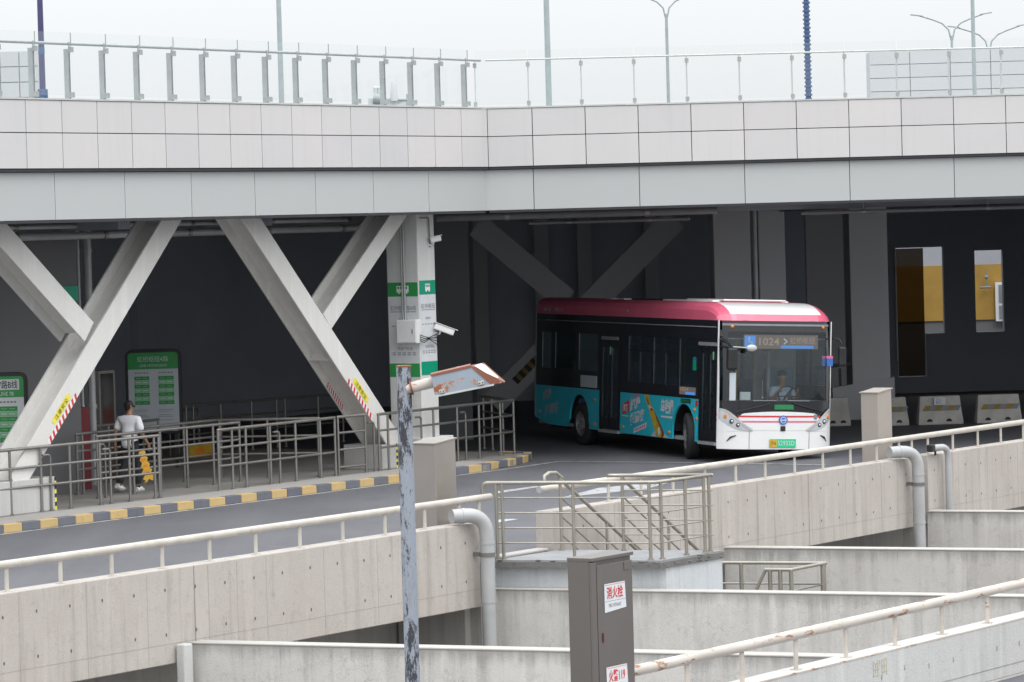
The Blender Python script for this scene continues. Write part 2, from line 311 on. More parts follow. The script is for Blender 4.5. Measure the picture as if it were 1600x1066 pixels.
# ---------------------------------------------------------------- mesh helpers
WO = {}
def reg(o, parent, loc, local):
    COL.objects.link(o)
    if parent is not None:
        o.parent = parent; WO[o] = WO[parent]
    else:
        o.location = loc; WO[o] = Vector(loc)
    return o
def tag(o, label=None, cat=None, group=None, kind=None):
    if label: o['label'] = label
    if cat: o['category'] = cat
    if group: o['group'] = group
    if kind: o['kind'] = kind
    return o
def thing(name, label, cat, loc, rz=0, group=None):
    o = bpy.data.objects.new(name, None); o.empty_display_size = .2; COL.objects.link(o)
    o.location = loc; o.rotation_euler = (0, 0, rz); WO[o] = Vector(loc) if rz == 0 else Vector((0, 0, 0))
    return tag(o, label, cat, group)
class MB:
    def __init__(s): s.v = []; s.f = []; s.m = []; s.sm = []
    def add(s, vs, fs, mi=0, smooth=False):
        k = len(s.v); s.v += [Vector(q) for q in vs]
        for f in fs: s.f.append([i + k for i in f]); s.m.append(mi); s.sm.append(smooth)
        return s
    def ob(s, o, a, b, c, mi=0):            # oriented box from a corner and three edges
        o = Vector(o); a, b, c = Vector(a), Vector(b), Vector(c)
        if a.cross(b).dot(c) < 0: a, b = b, a
        vs = [o, o + a, o + a + b, o + b, o + c, o + a + c, o + a + b + c, o + b + c]
        return s.add(vs, [(3, 2, 1, 0), (4, 5, 6, 7), (0, 1, 5, 4), (1, 2, 6, 5), (2, 3, 7, 6), (3, 0, 4, 7)], mi)
    def box(s, c, sz, ax=(1, 0, 0), ay=(0, 1, 0), az=(0, 0, 1), mi=0):
        ax, ay, az = Vector(ax) * sz[0], Vector(ay) * sz[1], Vector(az) * sz[2]
        return s.ob(Vector(c) - ax / 2 - ay / 2 - az / 2, ax, ay, az, mi)
    def quad(s, a, b, c, d, mi=0): return s.add([a, b, c, d], [(0, 1, 2, 3)], mi)
    def prism(s, poly, ext, mi=0):
        n = len(poly); ext = Vector(ext); p = [Vector(q) for q in poly]
        nrm = Vector((0, 0, 0))
        for i in range(n): nrm += p[i].cross(p[(i + 1) % n])
        if nrm.dot(ext) < 0: p.reverse()
        vs = p + [q + ext for q in p]
        fs = [tuple(range(n - 1, -1, -1)), tuple(range(n, 2 * n))] + [(i, (i + 1) % n, n + (i + 1) % n, n + i) for i in range(n)]
        return s.add(vs, fs, mi)
    def tube(s, pts, r, n=10, mi=0, caps=True, smooth=True):
        pts = [Vector(p) for p in pts]; rs = r if isinstance(r, (list, tuple)) else [r] * len(pts)
        vs = []; up = None
        for i, p in enumerate(pts):
            d = (pts[min(i + 1, len(pts) - 1)] - pts[max(i - 1, 0)]).normalized()
            if up is None: up = Vector((0, 0, 1)) if abs(d.z) < .9 else Vector((1, 0, 0))
            a = d.cross(up).normalized(); b = a.cross(d).normalized(); up = b
            for k in range(n):
                t = 2 * math.pi * k / n; vs.append(p + (a * math.cos(t) + b * math.sin(t)) * rs[i])
        fs = []
        for i in range(len(pts) - 1):
            for k in range(n):
                k2 = (k + 1) % n; fs.append((i * n + k, i * n + k2, (i + 1) * n + k2, (i + 1) * n + k))
        s.add(vs, fs, mi, smooth)
        if caps:
            e = (len(pts) - 1) * n
            s.add(vs[:n], [tuple(range(n - 1, -1, -1))], mi); s.add(vs[e:], [tuple(range(n))], mi)
        return s
    def arc(s, a, c, b, r, n=8, seg=6, mi=0):   # pipe a -> corner c -> b with a rounded bend
        a, c, b = Vector(a), Vector(c), Vector(b); d1 = (a - c); d2 = (b - c)
        R = min(d1.length, d2.length, r * 3.2) ; p1 = c + d1.normalized() * R; p2 = c + d2.normalized() * R
        pts = [a] + [p1 * (1 - t) ** 2 + c * 2 * t * (1 - t) + p2 * t * t for t in [i / seg for i in range(seg + 1)]] + [b]
        return s.tube(pts, r, n, mi)
    def sphere(s, c, r, n=12, m=8, mi=0):
        c = Vector(c); r = Vector(r) if isinstance(r, (tuple, list)) else Vector((r, r, r)); vs = []; fs = []
        for j in range(m + 1):
            ph = math.pi * j / m
            for k in range(n):
                t = 2 * math.pi * k / n
                vs.append(c + Vector((r.x * math.sin(ph) * math.cos(t), r.y * math.sin(ph) * math.sin(t), r.z * math.cos(ph))))
        for j in range(m):
            for k in range(n):
                k2 = (k + 1) % n; fs.append((j * n + k, (j + 1) * n + k, (j + 1) * n + k2, j * n + k2))
        return s.add(vs, fs, mi, True)
    def disc(s, c, ex, ey, r, n=16, mi=0):
        c = Vector(c); ex, ey = Vector(ex), Vector(ey)
        return s.add([c + ex * r * math.cos(2 * math.pi * k / n) + ey * r * math.sin(2 * math.pi * k / n) for k in range(n)], [tuple(range(n))], mi)
    def decal(s, fr, poly, off=.003, mi=0):      # fr = origin, ex, ey ; poly in metres
        o, ex, ey = fr; nn = Vector(ex).cross(Vector(ey)).normalized() * off
        return s.add([Vector(o) + Vector(ex) * x + Vector(ey) * y + nn for x, y in poly], [tuple(range(len(poly)))], mi)
    def rect(s, fr, x0, y0, x1, y1, off=.003, mi=0): return s.decal(fr, [(x0, y0), (x1, y0), (x1, y1), (x0, y1)], off, mi)
    def text(s, txt, fr, x0, y0, wd, ht, off=.004, mi=0, shear=0., rot=0., bold=0.):
        cu_ = bpy.data.curves.new("lettering", 'FONT'); cu_.body = txt; cu_.resolution_u = 2; cu_.offset = bold
        to = bpy.data.objects.new("lettering", cu_); COL.objects.link(to); dg = bpy.context.evaluated_depsgraph_get(); dg.update()
        me = bpy.data.meshes.new_from_object(to.evaluated_get(dg))
        co = [v.co.copy() for v in me.vertices]
        bpy.data.objects.remove(to); bpy.data.curves.remove(cu_)
        if not co: return s
        ax = min(c.x for c in co); bx = max(c.x for c in co); ay = min(c.y for c in co); by = max(c.y for c in co)
        sx = wd / max(bx - ax, 1e-6); sy = ht / max(by - ay, 1e-6)
        o, ex, ey = fr; ex, ey = Vector(ex), Vector(ey); nn = ex.cross(ey).normalized() * off; cs, sn = math.cos(rot), math.sin(rot)
        vs = []
        for c in co:
            x = (c.x - ax) * sx; y = (c.y - ay) * sy; x += y * shear; x, y = x * cs - y * sn, x * sn + y * cs
            vs.append(Vector(o) + ex * (x0 + x) + ey * (y0 + y) + nn)
        s.add(vs, [tuple(p.vertices) for p in me.polygons], mi); bpy.data.meshes.remove(me); return s
    def build(s, name, mats, parent=None, loc=None, bevel=0., local=False):
        if not isinstance(mats, (list, tuple)): mats = [mats]
        if parent is not None: org = WO[parent]
        else: org = Vector(loc) if loc is not None else Vector((0, 0, 0))
        if local: org = Vector((0, 0, 0))
        me = bpy.data.meshes.new(name); me.from_pydata([tuple(v - org) for v in s.v], [], s.f)
        for m in mats: me.materials.append(MT[m] if isinstance(m, str) else m)
        me.polygons.foreach_set("material_index", s.m); me.polygons.foreach_set("use_smooth", s.sm); me.update()
        o = bpy.data.objects.new(name, me); reg(o, parent, org if parent is None else (0, 0, 0), local)
        if bevel:
            b = o.modifiers.new("bevel", 'BEVEL'); b.width = bevel; b.segments = 2; b.limit_method = 'ANGLE'; b.angle_limit = rad(50)
        return o
def inst(src, name, parent, loc, rz=0, scale=None):
    o = bpy.data.objects.new(name, src.data); COL.objects.link(o); o.parent = parent
    o.location = Vector(loc) - WO[parent]; o.rotation_euler = (0, 0, rz); WO[o] = Vector(loc)
    if scale: o.scale = scale
    return o
def meshonly(name, mb, mats):
    me = bpy.data.meshes.new(name); me.from_pydata([tuple(v) for v in mb.v], [], mb.f)
    for m in mats: me.materials.append(MT[m])
    me.polygons.foreach_set("material_index", mb.m); me.polygons.foreach_set("use_smooth", mb.sm); me.update(); return me
def mobj(me, name, parent, loc, rz=0, scale=None):
    o = bpy.data.objects.new(name, me); COL.objects.link(o); o.parent = parent
    o.location = Vector(loc) - WO[parent]; o.rotation_euler = (0, 0, rz); WO[o] = Vector(loc)
    if scale: o.scale = scale
    return o
def XY(v, z=0.): return Vector((v.x, v.y, z))

# ================================================================ THE SETTING
PAR = G(400, 868.6, .6)                       # far parapet plane (outer face)
KX = Dp(762, 213, 72.5); KX = Vector((KX.x, KX.y, 0))   # corner where the two fronts meet
KERB = G(400, 783, 0)
def pl(x, z, off=0.): return lin(PAR + NN * off, U, x, z)
# ground far below, one sheet to the horizon
mb = MB(); mb.quad((-900, -60, -4), (900, -60, -4), (900, 1500, -4), (-900, 1500, -4)); tag(mb.build('ground', 'void', None, (0, 0, -4)), kind='structure')
# upper road: everything behind the far parapet
a = XY(PAR - U * 60, 0) - NN * .1; b = XY(PAR + U * 330, 0) - NN * .1
mb = MB(); mb.prism([a, b, b - NN * 300, a - NN * 160], (0, 0, -.5)); road = tag(mb.build('road', 'asphalt', None, a), kind='structure')
# near road, this side of the void
NPAR = G(1497, 990, .6)                       # near parapet (its road-side face)
a = XY(NPAR - U * 30, 0) - NN * .0; b = XY(NPAR + U * 45, 0)
mb = MB(); mb.prism([a, b, b + NN * 26, a + NN * 26], (0, 0, -.5)); tag(mb.build('near_road', 'asphalt', None, a), kind='structure')

# road markings (sheets 4 mm above the asphalt)
def ribbon(name, pts, wd, z=.004, mat='marking'):
    mb = MB(); pts = [XY(p, z) for p in pts]
    for i in range(len(pts) - 1):
        d = (pts[i + 1] - pts[i]).normalized(); s = Vector((-d.y, d.x, 0)) * wd / 2
        mb.quad(pts[i] - s, pts[i + 1] - s, pts[i + 1] + s, pts[i] + s)
    return mb.build(name, mat, road)
ke = lin(KERB, U, 784)
ribbon('edge_line', [lin(KERB, U, -60) + NN * .09, ke + NN * .09], .11)
ribbon('edge_line', [ke + NN * .09, G(872, 721.5), ], .10)
ribbon('edge_line', [G(872, 721.5, 0) + Vector((.02, 0, 0)), G(1075, 723.5), G(1290, 727)], .10, .008)
def patch(pix):
    mb = MB(); p = [G(x, y, .004) for x, y in pix]; mb.add(p, [tuple(range(len(p)))[::-1]]); return mb.build('lane_marking', 'marking', road)
patch([(778, 771), (778, 767.5), (838, 759.5), (846, 760.5)]); patch([(775, 817), (775, 812.5), (800, 810.5), (810, 811.5)])
patch([(880, 777), (935, 762.5), (1060, 750), (1010, 764)]); patch([(640, 868), (640, 863), (690, 857), (700, 858)])

# bus platform with its rounded nose and painted kerb blocks
nose = [lin(KERB, U, 760)]
for x, y in ((784, 731), (800, 728.5), (814, 725.2), (824, 722.6), (829.5, 719.6), (830.5, 716.5)): nose.append(G(x, y, 0))
last = nose[-1]
edge = [XY(lin(KERB, U, -420)), ] + [XY(p) for p in nose] + [XY(last) - NN * 1.2, XY(last) - NN * 17]
poly = edge + [XY(edge[0]) - NN * 17]
mb = MB(); mb.prism([p + Vector((0, 0, .0)) for p in [q - NN * .0 for q in poly]], (0, 0, .13)); platform = tag(mb.build('platform', 'paving', None, edge[0]), kind='structure')
# kerb stones along the edge
pts = [XY(p) for p in edge[:-1]]
tot = 0; segs = []
for i in range(len(pts) - 1): L = (pts[i + 1] - pts[i]).length; segs.append((tot, L, pts[i], pts[i + 1])); tot += L
def atlen(s):
    for t0, L, p, q in segs:
        if s <= t0 + L: return p + (q - p) * ((s - t0) / L)
    return segs[-1][3]
s = 0; k = 0; KB = .457
# phase so that a yellow block starts at photo column 480
s480 = (lin(KERB, U, 472) - edge[0]).length; s = s480 % (2 * KB) - 2 * KB
start = (lin(KERB, U, -30) - edge[0]).length; endl = tot - .3
while s < endl:
    if s > start - 1:
        p, q = atlen(max(s, 0)), atlen(s + KB * (1 - .02)); d = (q - p).normalized(); n = Vector((d.y, -d.x, 0))
        j = random.uniform(-.006, .006)
        mb = MB(); mb.ob(p + n * (.012 + j) - n * .17, q - p, n * .17, Vector((0, 0, .15 + j * .5)), 0)
        o = mb.build('kerb_block', 'stepyellow' if k % 2 == 0 else 'stepdark', platform, bevel=.012)
    s += KB; k += 1
# pale stone margin behind the kerb
mb = MB(); p = lin(KERB, U, -60); q = lin(KERB, U, 792)
mb.ob(XY(p, .1) - NN * 1.05, q - p, NN * .87, (0, 0, .046)); mb.build('stone_margin', 'kerbtop', platform)

# ---------------------------------------------------------------- elevated deck (the station building)
deck = thing('elevated_deck', 'elevated station deck clad in pale panels with a grey fascia below, bent at its middle', 'elevated deck', XY(KX, 0))
ZT, ZM, ZB, ZF0, ZF1 = 7.26, 6.70, 6.085, 6.03, 5.205
LEND = 30.0; REND = 26.0
kl = XY(KX) - NN * .10; kr = XY(KX) - WN * .10
mb = MB()   # structural slab
P0 = XY(KX) - U * LEND - NN * .26; P1 = XY(KX) - (NN + WN).normalized() * .27; P2 = XY(KX) + W * REND - WN * .26
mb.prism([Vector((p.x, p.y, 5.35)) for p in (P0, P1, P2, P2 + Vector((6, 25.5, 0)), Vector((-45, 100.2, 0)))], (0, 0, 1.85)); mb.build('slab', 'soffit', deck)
pm = MB(); pm.box((0, 0, 0), (1, 1, 1)); pm = meshonly('panel_mesh', pm, ['panel']); fm = MB(); fm.box((0, 0, 0), (1, 1, 1)); fm = meshonly('fascia_mesh', fm, ['fascia'])
aL = math.atan2(U.y, U.x); aR = math.atan2(W.y, W.x)
def row(me, name, P, d, n, ang, s0, s1, z0, z1, th, g=.016, back=0.):
    c = XY(P) + d * ((s0 + s1) / 2) - n * (th / 2 + back)
    return mobj(me, name, deck, (c.x, c.y, (z0 + z1) / 2), ang, (abs(s1 - s0) - g, th, z1 - z0 - g))
PWL, PWR = .9305, 1.077
for i in range(int(LEND / PWL)):
    for z0, z1 in ((ZM, ZT), (ZB, ZM)): row(pm, 'cladding_panel', KX, -U, NN, aL, i * PWL + .0, (i + 1) * PWL, z0, z1, .06)
b = 0.0; js = [0, .91] + [.91 + PWR * i for i in range(1, int(REND / PWR) - 1)]
for s0, s1 in zip(js[:-1], js[1:]):
    for z0, z1 in ((ZM, ZT), (ZB, ZM)): row(pm, 'cladding_panel', KX, W, WN, aR, s0, s1, z0, z1, .06)
js = [0.12]
while js[-1] < LEND: js.append(js[-1] + 1.862)
for s0, s1 in zip(js[:-1], js[1:]): row(fm, 'fascia_panel', KX, -U, NN, aL, s0 if s0 > .2 else -.09, s1, ZF1, ZF0, .06, .014, .10)
js = [0, .91]
while js[-1] < REND - 1: js.append(js[-1] + 2.155)
for s0, s1 in zip(js[:-1], js[1:]): row(fm, 'fascia_panel', KX, W, WN, aR, s0 if s0 > .2 else -.07, s1, ZF1, ZF0, .06, .014, .10)
# joints' dark backing, coping strip and bottom lip
for (P, d, n, L) in ((KX, -U, NN, LEND), (KX, W, WN, REND - 1)):
    P = XY(P)
    mb = MB(); mb.ob(P - n * .075 + Vector((0, 0, ZB + .02)), d * L, -n * .03, (0, 0, ZT - ZB - .03)); mb.ob(P - n * .175 + Vector((0, 0, ZF1 + .02)), d * L, -n * .03, (0, 0, ZF0 - ZF1 - .03)); mb.build('joint_backing', 'gap', deck)
    mb = MB(); mb.ob(P + n * .015 + Vector((0, 0, ZT + .003)), d * L, -n * .5, (0, 0, .03)); mb.build('coping', 'railpale', deck)
    mb = MB(); mb.ob(P - n * .012 + Vector((0, 0, ZF0 + .004)), d * L, -n * .14, (0, 0, ZB - ZF0 - .008)); mb.build('shadow_gap', 'gap', deck)
    mb = MB(); mb.ob(P - n * .10 + Vector((0, 0, ZF1 - .045)), d * L, -n * .5, (0, 0, .045)); mb.build('bottom_lip', 'gap', deck)
# soffit beams
for i in range(-3, 6):
    c = XY(KX) + U * (i * 4.2 - 6.) - NN * 1.2
    if i > 1: break
    mb = MB(); mb.ob(Vector((c.x, c.y, 5.02)), U * .35, -NN * 11, (0, 0, .33)); mb.build('soffit_beam', 'soffit', deck)
for s in (2.5, 7.5, 12.5):
    c = XY(KX) + W * s - WN * 1.4
    mb = MB(); mb.ob(Vector((c.x, c.y, 5.04)), W * .4, -WN * 14, (0, 0, .31)); mb.build('soffit_beam', 'soffit', deck)
mb = MB(); c = XY(KX) - WN * 1.4 + W * .5; mb.ob(Vector((c.x, c.y, 5.06)), W * 20, -WN * .3, (0, 0, .29)); mb.build('soffit_beam', 'soffit', deck)
# hall walls
backL = XY(KX) - NN * 17.2
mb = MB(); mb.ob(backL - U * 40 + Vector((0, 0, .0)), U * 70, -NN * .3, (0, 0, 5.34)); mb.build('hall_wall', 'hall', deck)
e = backL + U * 12
mb = MB(); 
def wall(x0, x1, Y, z0, z1, mat='hall', th=.3, name='hall_wall', dr=Vector((1, 0, 0))):
    p = Dp(x0, 500, Y); q = Dp(x1, 500, Y); m = MB(); m.ob((p.x, Y, z0), (q.x - p.x, 0, 0), (0, th, 0), (0, 0, z1 - z0)); return m.build(name, mat, deck)
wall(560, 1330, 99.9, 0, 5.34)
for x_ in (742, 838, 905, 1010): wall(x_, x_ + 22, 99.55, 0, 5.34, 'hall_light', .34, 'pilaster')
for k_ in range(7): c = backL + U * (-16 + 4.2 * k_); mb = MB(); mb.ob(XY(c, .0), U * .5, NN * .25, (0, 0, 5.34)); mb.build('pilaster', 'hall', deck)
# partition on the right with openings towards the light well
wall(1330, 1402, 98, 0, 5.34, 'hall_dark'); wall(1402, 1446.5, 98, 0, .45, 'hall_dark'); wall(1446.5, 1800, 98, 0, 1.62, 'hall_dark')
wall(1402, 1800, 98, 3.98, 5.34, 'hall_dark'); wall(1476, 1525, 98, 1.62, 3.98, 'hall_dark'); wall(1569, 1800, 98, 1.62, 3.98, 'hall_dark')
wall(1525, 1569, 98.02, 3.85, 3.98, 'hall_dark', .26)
mb = MB(); p = Dp(1402, 500, 98); q = Dp(1446.5, 500, 98); mb.ob((p.x + .02, 98.1, .46), (q.x - p.x - .04, 0, 0), (0, .04, 0), (0, 0, 3.5)); mb.build('dimming_pane', glass('dimming_glass', (.26, .23, .20), .0, .1, 1, 0, .03), deck)  # added pane that dims the yellow wall behind it
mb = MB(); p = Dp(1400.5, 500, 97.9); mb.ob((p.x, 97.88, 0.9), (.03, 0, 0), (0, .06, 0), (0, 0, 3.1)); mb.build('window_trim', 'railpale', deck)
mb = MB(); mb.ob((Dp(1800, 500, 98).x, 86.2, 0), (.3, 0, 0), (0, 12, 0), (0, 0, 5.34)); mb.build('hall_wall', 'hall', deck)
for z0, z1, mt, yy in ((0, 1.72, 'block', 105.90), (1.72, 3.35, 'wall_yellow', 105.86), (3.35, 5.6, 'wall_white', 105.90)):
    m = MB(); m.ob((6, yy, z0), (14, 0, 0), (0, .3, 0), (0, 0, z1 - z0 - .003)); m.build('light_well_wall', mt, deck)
# notice frame and conduit on the yellow wall
fr = (Dp(1545, 430, 105.85), Vector((1, 0, 0)), UP)
po = Dp(1556, 502, 105.80); m = MB(); m.ob(po, (1.2, 0, 0), (0, -.05, 0), (0, 0, 1.15)); m.build('notice_frame', 'white', deck)
m = MB(); m.ob(po + Vector((.1, -.055, .55)), (1.0, 0, 0), (0, -.02, 0), (0, 0, .52)); m.ob(po + Vector((.1, -.055, .08)), (1.0, 0, 0), (0, -.02, 0), (0, 0, .38)); m.build('notice_board', 'greyink', deck)
po = Dp(1541, 420, 105.7); m = MB(); m.tube([po, po - UP * .55], .02, 6); m.tube([po - UP * .55 - Vector((.2, 0, 0)), po - UP * .55 + Vector((.12, 0, 0))], .035, 6); m.sphere(po - UP * .25, .06); m.build('conduit', 'greyink', deck)
# ---------------------------------------------------------------- columns standing deep in the hall
def column(name, label, x0, x1, Y, dep, mat, group=None, z1=5.34, z0=0.):
    p = Dp(x0, 500, Y); q = Dp(x1, 500, Y); t = thing(name, label, 'column', (p.x, Y, 0), 0, group)
    m = MB(); m.ob((p.x, Y, z0), W * (q.x - p.x), -WN * dep, (0, 0, z1 - z0)); m.build('shaft', mat, t, bevel=.02); return t
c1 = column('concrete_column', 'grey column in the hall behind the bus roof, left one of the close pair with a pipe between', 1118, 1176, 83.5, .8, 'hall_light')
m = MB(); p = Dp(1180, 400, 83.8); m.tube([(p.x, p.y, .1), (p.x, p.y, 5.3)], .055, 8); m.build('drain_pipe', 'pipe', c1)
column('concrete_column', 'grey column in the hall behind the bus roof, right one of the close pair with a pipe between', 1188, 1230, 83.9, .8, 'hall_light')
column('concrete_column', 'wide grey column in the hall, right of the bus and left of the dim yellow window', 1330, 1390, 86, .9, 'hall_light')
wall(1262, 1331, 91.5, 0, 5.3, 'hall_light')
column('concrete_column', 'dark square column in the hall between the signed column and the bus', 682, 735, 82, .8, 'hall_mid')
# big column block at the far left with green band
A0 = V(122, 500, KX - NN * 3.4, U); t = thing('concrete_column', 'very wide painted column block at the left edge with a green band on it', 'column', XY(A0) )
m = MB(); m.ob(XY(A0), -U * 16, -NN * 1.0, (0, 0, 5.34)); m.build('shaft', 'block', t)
m = MB(); z = 4.9 - (470 - 371) * A0.y / FPX; m.ob(XY(A0, z) + NN * .012, -U * .55, NN * .01, (0, 0, .28)); m.build('green_band', 'green2', t)
# a short return wall with a dark door frame, red box
t = thing('pipe_riser', 'pair of vertical grey pipes beside the wide left column block', 'pipe', XY(V(140, 500, KX - NN * 4.2, U)))
m = MB()
for x, r in ((125, .03), (140, .075)):
    q = V(x, 500, KX - NN * 4.4, U); m.tube([(q.x, q.y, .13), (q.x, q.y, 5.3)], r, 10)
    for z in (1.6, 3.2, 4.6): m.tube([(q.x, q.y, z), (q.x, q.y, z + .08)], r * 1.25, 10)
tag(m.build('pipe', 'pipe', t))
q = XY(V(106, 640, KX - NN * 4.1, U), .13); o = MB(); o.ob(q - U * .3, U * .58, NN * .3, (0, 0, 1.55))
o.ob(q - U * .22 + NN * .302 + UP * .12, U * .46, NN * .012, (0, 0, 1.3)); tag(o.build('fire_cabinet', 'redpaint', None, q, bevel=.01), 'dark red cabinet standing behind the leftmost slanted strut', 'cabinet')
t = thing('display_case', 'tall glazed steel display case in the shade behind the walking man', 'display case', XY(V(143, 640, KX - NN * 5.2, U), .13))
q = XY(V(131, 640, KX - NN * 5.2, U), .13); q2 = XY(V(154, 640, KX - NN * 5.2, U), .13); d = (q2 - q)
m = MB(); m.ob(q, U * .05, NN * .4, (0, 0, 2.1)); m.ob(q2, U * .05, NN * .4, (0, 0, 2.1)); m.ob(q + UP * 2.1, d + U * .05, NN * .4, (0, 0, .06)); m.build('frame', 'steel', t)
m = MB(); m.ob(q + NN * .02 + U * .05, d - U * .05, NN * .03, (0, 0, 2.1)); m.build('back_panel', 'hall_light', t)
m = MB(); m.ob(q + NN * .06 + U * .12 + UP * 1.1, d * .55, NN * .02, (0, 0, .3)); m.build('poster', 'red', t)
m = MB(); m.ob(q + NN * .06 + U * .10 + UP * 1.45, d * .6, NN * .02, (0, 0, .45)); m.build('paper', 'poster_dim', t)

# pipes under the soffit
def pipe(name, label, P, d, x0, x1, z, r, mat='pipe', extra=None):
    p = lin(P, d, x0, z); q = lin(P, d, x1, z); t = thing(name, label, 'pipe', p)
    m = MB(); m.tube([p, q], r, 10); m.build('pipe_run', mat, t)
    n = max(2, int((q - p).length / 2.2)); m = MB()
    for i in range(n):
        c = p + (q - p) * ((i + .5) / n); m.tube([c - (q - p).normalized() * .05, c + (q - p).normalized() * .05], r * 1.22, 10); m.tube([c, c + UP * (5.3 - z)], .012, 6)
    tag(m.build('pipe_clamps', 'steel', t), kind='stuff'); return t
pipe('ceiling_pipe', 'pale pipe under the deck crossing behind both V struts', KX - NN * 2.6, U, -50, 590, 4.93, .07)
pipe('ceiling_pipe', 'thin pipe just above the pale one under the left half of the deck', KX - NN * 2.2, U, -50, 600, 5.1, .04)
pipe('ceiling_pipe', 'thick dark pipe right behind the right half of the fascia', KX - WN * 1.1, W, 682, 1120, 5.09, .08, 'dimpipe')
pipe('ceiling_pipe', 'slim pale pipe hung low above the back of the bus', KX - WN * 2.4, W, 826, 1078, 4.93, .035, 'dimpipe')
pipe('ceiling_pipe', 'long slim pipe under the far right end of the fascia', KX - WN * 1.3, W, 1252, 1640, 4.98, .04, 'dimpipe')

# ---------------------------------------------------------------- V struts (H section steel, boxed and painted)
SP = XY(KX) - NN * 1.02
def sp(x, y): q = V(x, y, SP, U); return q
def hbeam(m, A, B, wid, dep, n, ft=.05, wt=.05, closed=False):
    """front flange in the plane facing n, web, rear flange"""
    d = (B - A); dn = d.normalized(); s = n.cross(dn).normalized()
    m.ob(A - s * wid / 2, s * wid, d, -n * ft); m.ob(A - s * wid / 2 - n * (dep - ft), s * wid, d, -n * ft)
    m.ob(A - s * wt / 2 - n * ft, s * wt, d, -n * (dep - 2 * ft))
def strutset(label, main, arm, wm, wa, plinth, stick=None):
    pA = sp(*main[1]); t = thing('v_strut', label, 'strut', XY(pA, .13))
    m = MB(); A, B = sp(*main[0]), sp(*main[1]); dd = (A - B).normalized(); A = A + dd * .35; hbeam(m, A, B, wm, .62, NN); m.build('main_leg', 'strut', t, bevel=.008)
    m = MB(); A2, B2 = sp(*arm[0]), sp(*arm[1]); dd = (A2 - B2).normalized(); A2 = A2 + dd * .35; hbeam(m, A2, B2 - NN * .004, wa, .60, NN - NN * 0); m.build('branch_arm', 'strut', t, bevel=.008)
    # stiffener plates across the web
    s = NN.cross((B - A).normalized()).normalized()
    for f in ((.60,) if wm > .425 else ()):
        c = A + (B - A) * f; m = MB(); m.ob(c - s * (wm / 2 - .01) - NN * .06, s * (wm - .02), (B - A).normalized() * .03, -NN * .5); m.build('stiffener', 'strut', t)
    return t, A, B
tA, A1, B1 = strutset('V-shaped strut under the deck at the far left, foot behind the queue rails', ((269.5, 342), (25, 757)), ((0, 361), (140, 519)), .42, .42, None)
tB, A2, B2 = strutset('V-shaped strut under the deck just left of the signed column', ((390, 338), (621, 697)), ((622, 338), (512, 503)), .43, .38, None)
# chevron tape and yellow warning stickers on the struts
def tape(t, A, B, f0, f1, side, wid, n, off, stickside, txt, stick=True):
    d = (B - A); L = d.length; dn = d.normalized(); s = NN.cross(dn).normalized() * side; e = wid / 2
    nseg = 18; m = MB(); w_ = .10
    for i in range(nseg):
        a = f0 + (f1 - f0) * i / nseg; b_ = f0 + (f1 - f0) * (i + 1) / nseg
        p0 = A + d * a + s * (e - w_ + off); p1 = A + d * b_ + s * (e - w_ + off)
        sh = dn * .05; mi = i % 2
        q = [p0, p1, p1 + s * w_ + sh, p0 + s * w_ + sh]; q = [v + NN * .004 for v in q]
        nn = (q[1] - q[0]).cross(q[3] - q[0]); 
        if nn.dot(NN) < 0: q.reverse()
        m.add(q, [(0, 1, 2, 3)], mi)
    m.build('hazard_tape', ['red', 'white'], t)
    if not stick: return
    m = MB(); a = f0 + (f1 - f0) * .12; b_ = f0 + (f1 - f0) * .72; c0 = A + d * a + s * (e - w_ - .03); L2 = (d * (b_ - a)); hw = .13
    pts = []
    for k in range(24):
        tt = k / 24 * 2 * math.pi; cx, cy = math.cos(tt), math.sin(tt); ex = math.copysign(abs(cx) ** .35, cx); ey = math.copysign(abs(cy) ** .5, cy)
        pts.append(c0 + L2 * (.5 + .5 * ex) - s * (hw / 2 + hw / 2 * ey) + NN * .005)
    nn = (pts[6] - pts[0]).cross(pts[12] - pts[0]); 
    if nn.dot(NN) < 0: pts.reverse()
    m.add(pts, [tuple(range(24))]); m.build('warning_sticker', 'ylwprint', t)
    m = MB(); ex = -dn if dn.z < 0 else dn; 
    if dn.dot(U) < 0: ex = -dn
    else: ex = dn
    ey = NN.cross(ex); o_ = c0 + L2 * .5 - s * hw / 2
    m.text(txt, (o_, ex, ey), -L2.length * .36, -.045, L2.length * .72, .09, .008); m.build('lettering', 'ink', t)
tape(tA, A1, B1, .67, .835, 1, .42, NN, .0, 1, '注意安全')
tape(tB, A2, B2, .69, .85, -1, .43, NN, .0, 1, '注意安全')
tape(tB, A2 - NN * .56, B2 - NN * .56, .705, .81, -1, .43, NN, .0, 1, '', False)
# plinths
def plinth(name, label, x0, x1, ztop, mat='plinth', dep=1.0, out=.03, z0=.13, cat='plinth'):
    p = lin(SP + NN * out, U, x0, z0); q = lin(SP + NN * out, U, x1, z0); t = thing(name, label, cat, p)
    m = MB(); m.ob(p, q - p, -NN * dep, (0, 0, ztop - z0)); m.build('block', mat, t, bevel=.015)
    m = MB(); hz = 8
    for i in range(hz):
        za, zb = z0 + (ztop - z0) * i / hz, z0 + (ztop - z0) * (i + 1) / hz - .003
        m.add([q + NN * .004 + UP * (za - z0) - U * .05, q + NN * .004 + UP * (za - z0 ), q + NN * .004 + UP * (zb - z0), q + NN * .004 + UP * (zb - z0) - U * .05], [(0, 1, 2, 3)], i % 2)
    m.build('edge_tape', ['ylwprint', 'ink'], t); return t
plinth('strut_plinth', 'long white concrete plinth under the far left strut with striped edge tape', -90, 89, .72)
plinth('strut_plinth', 'white concrete plinth under the middle strut beside the signed column', 598, 622, .62, dep=.95)
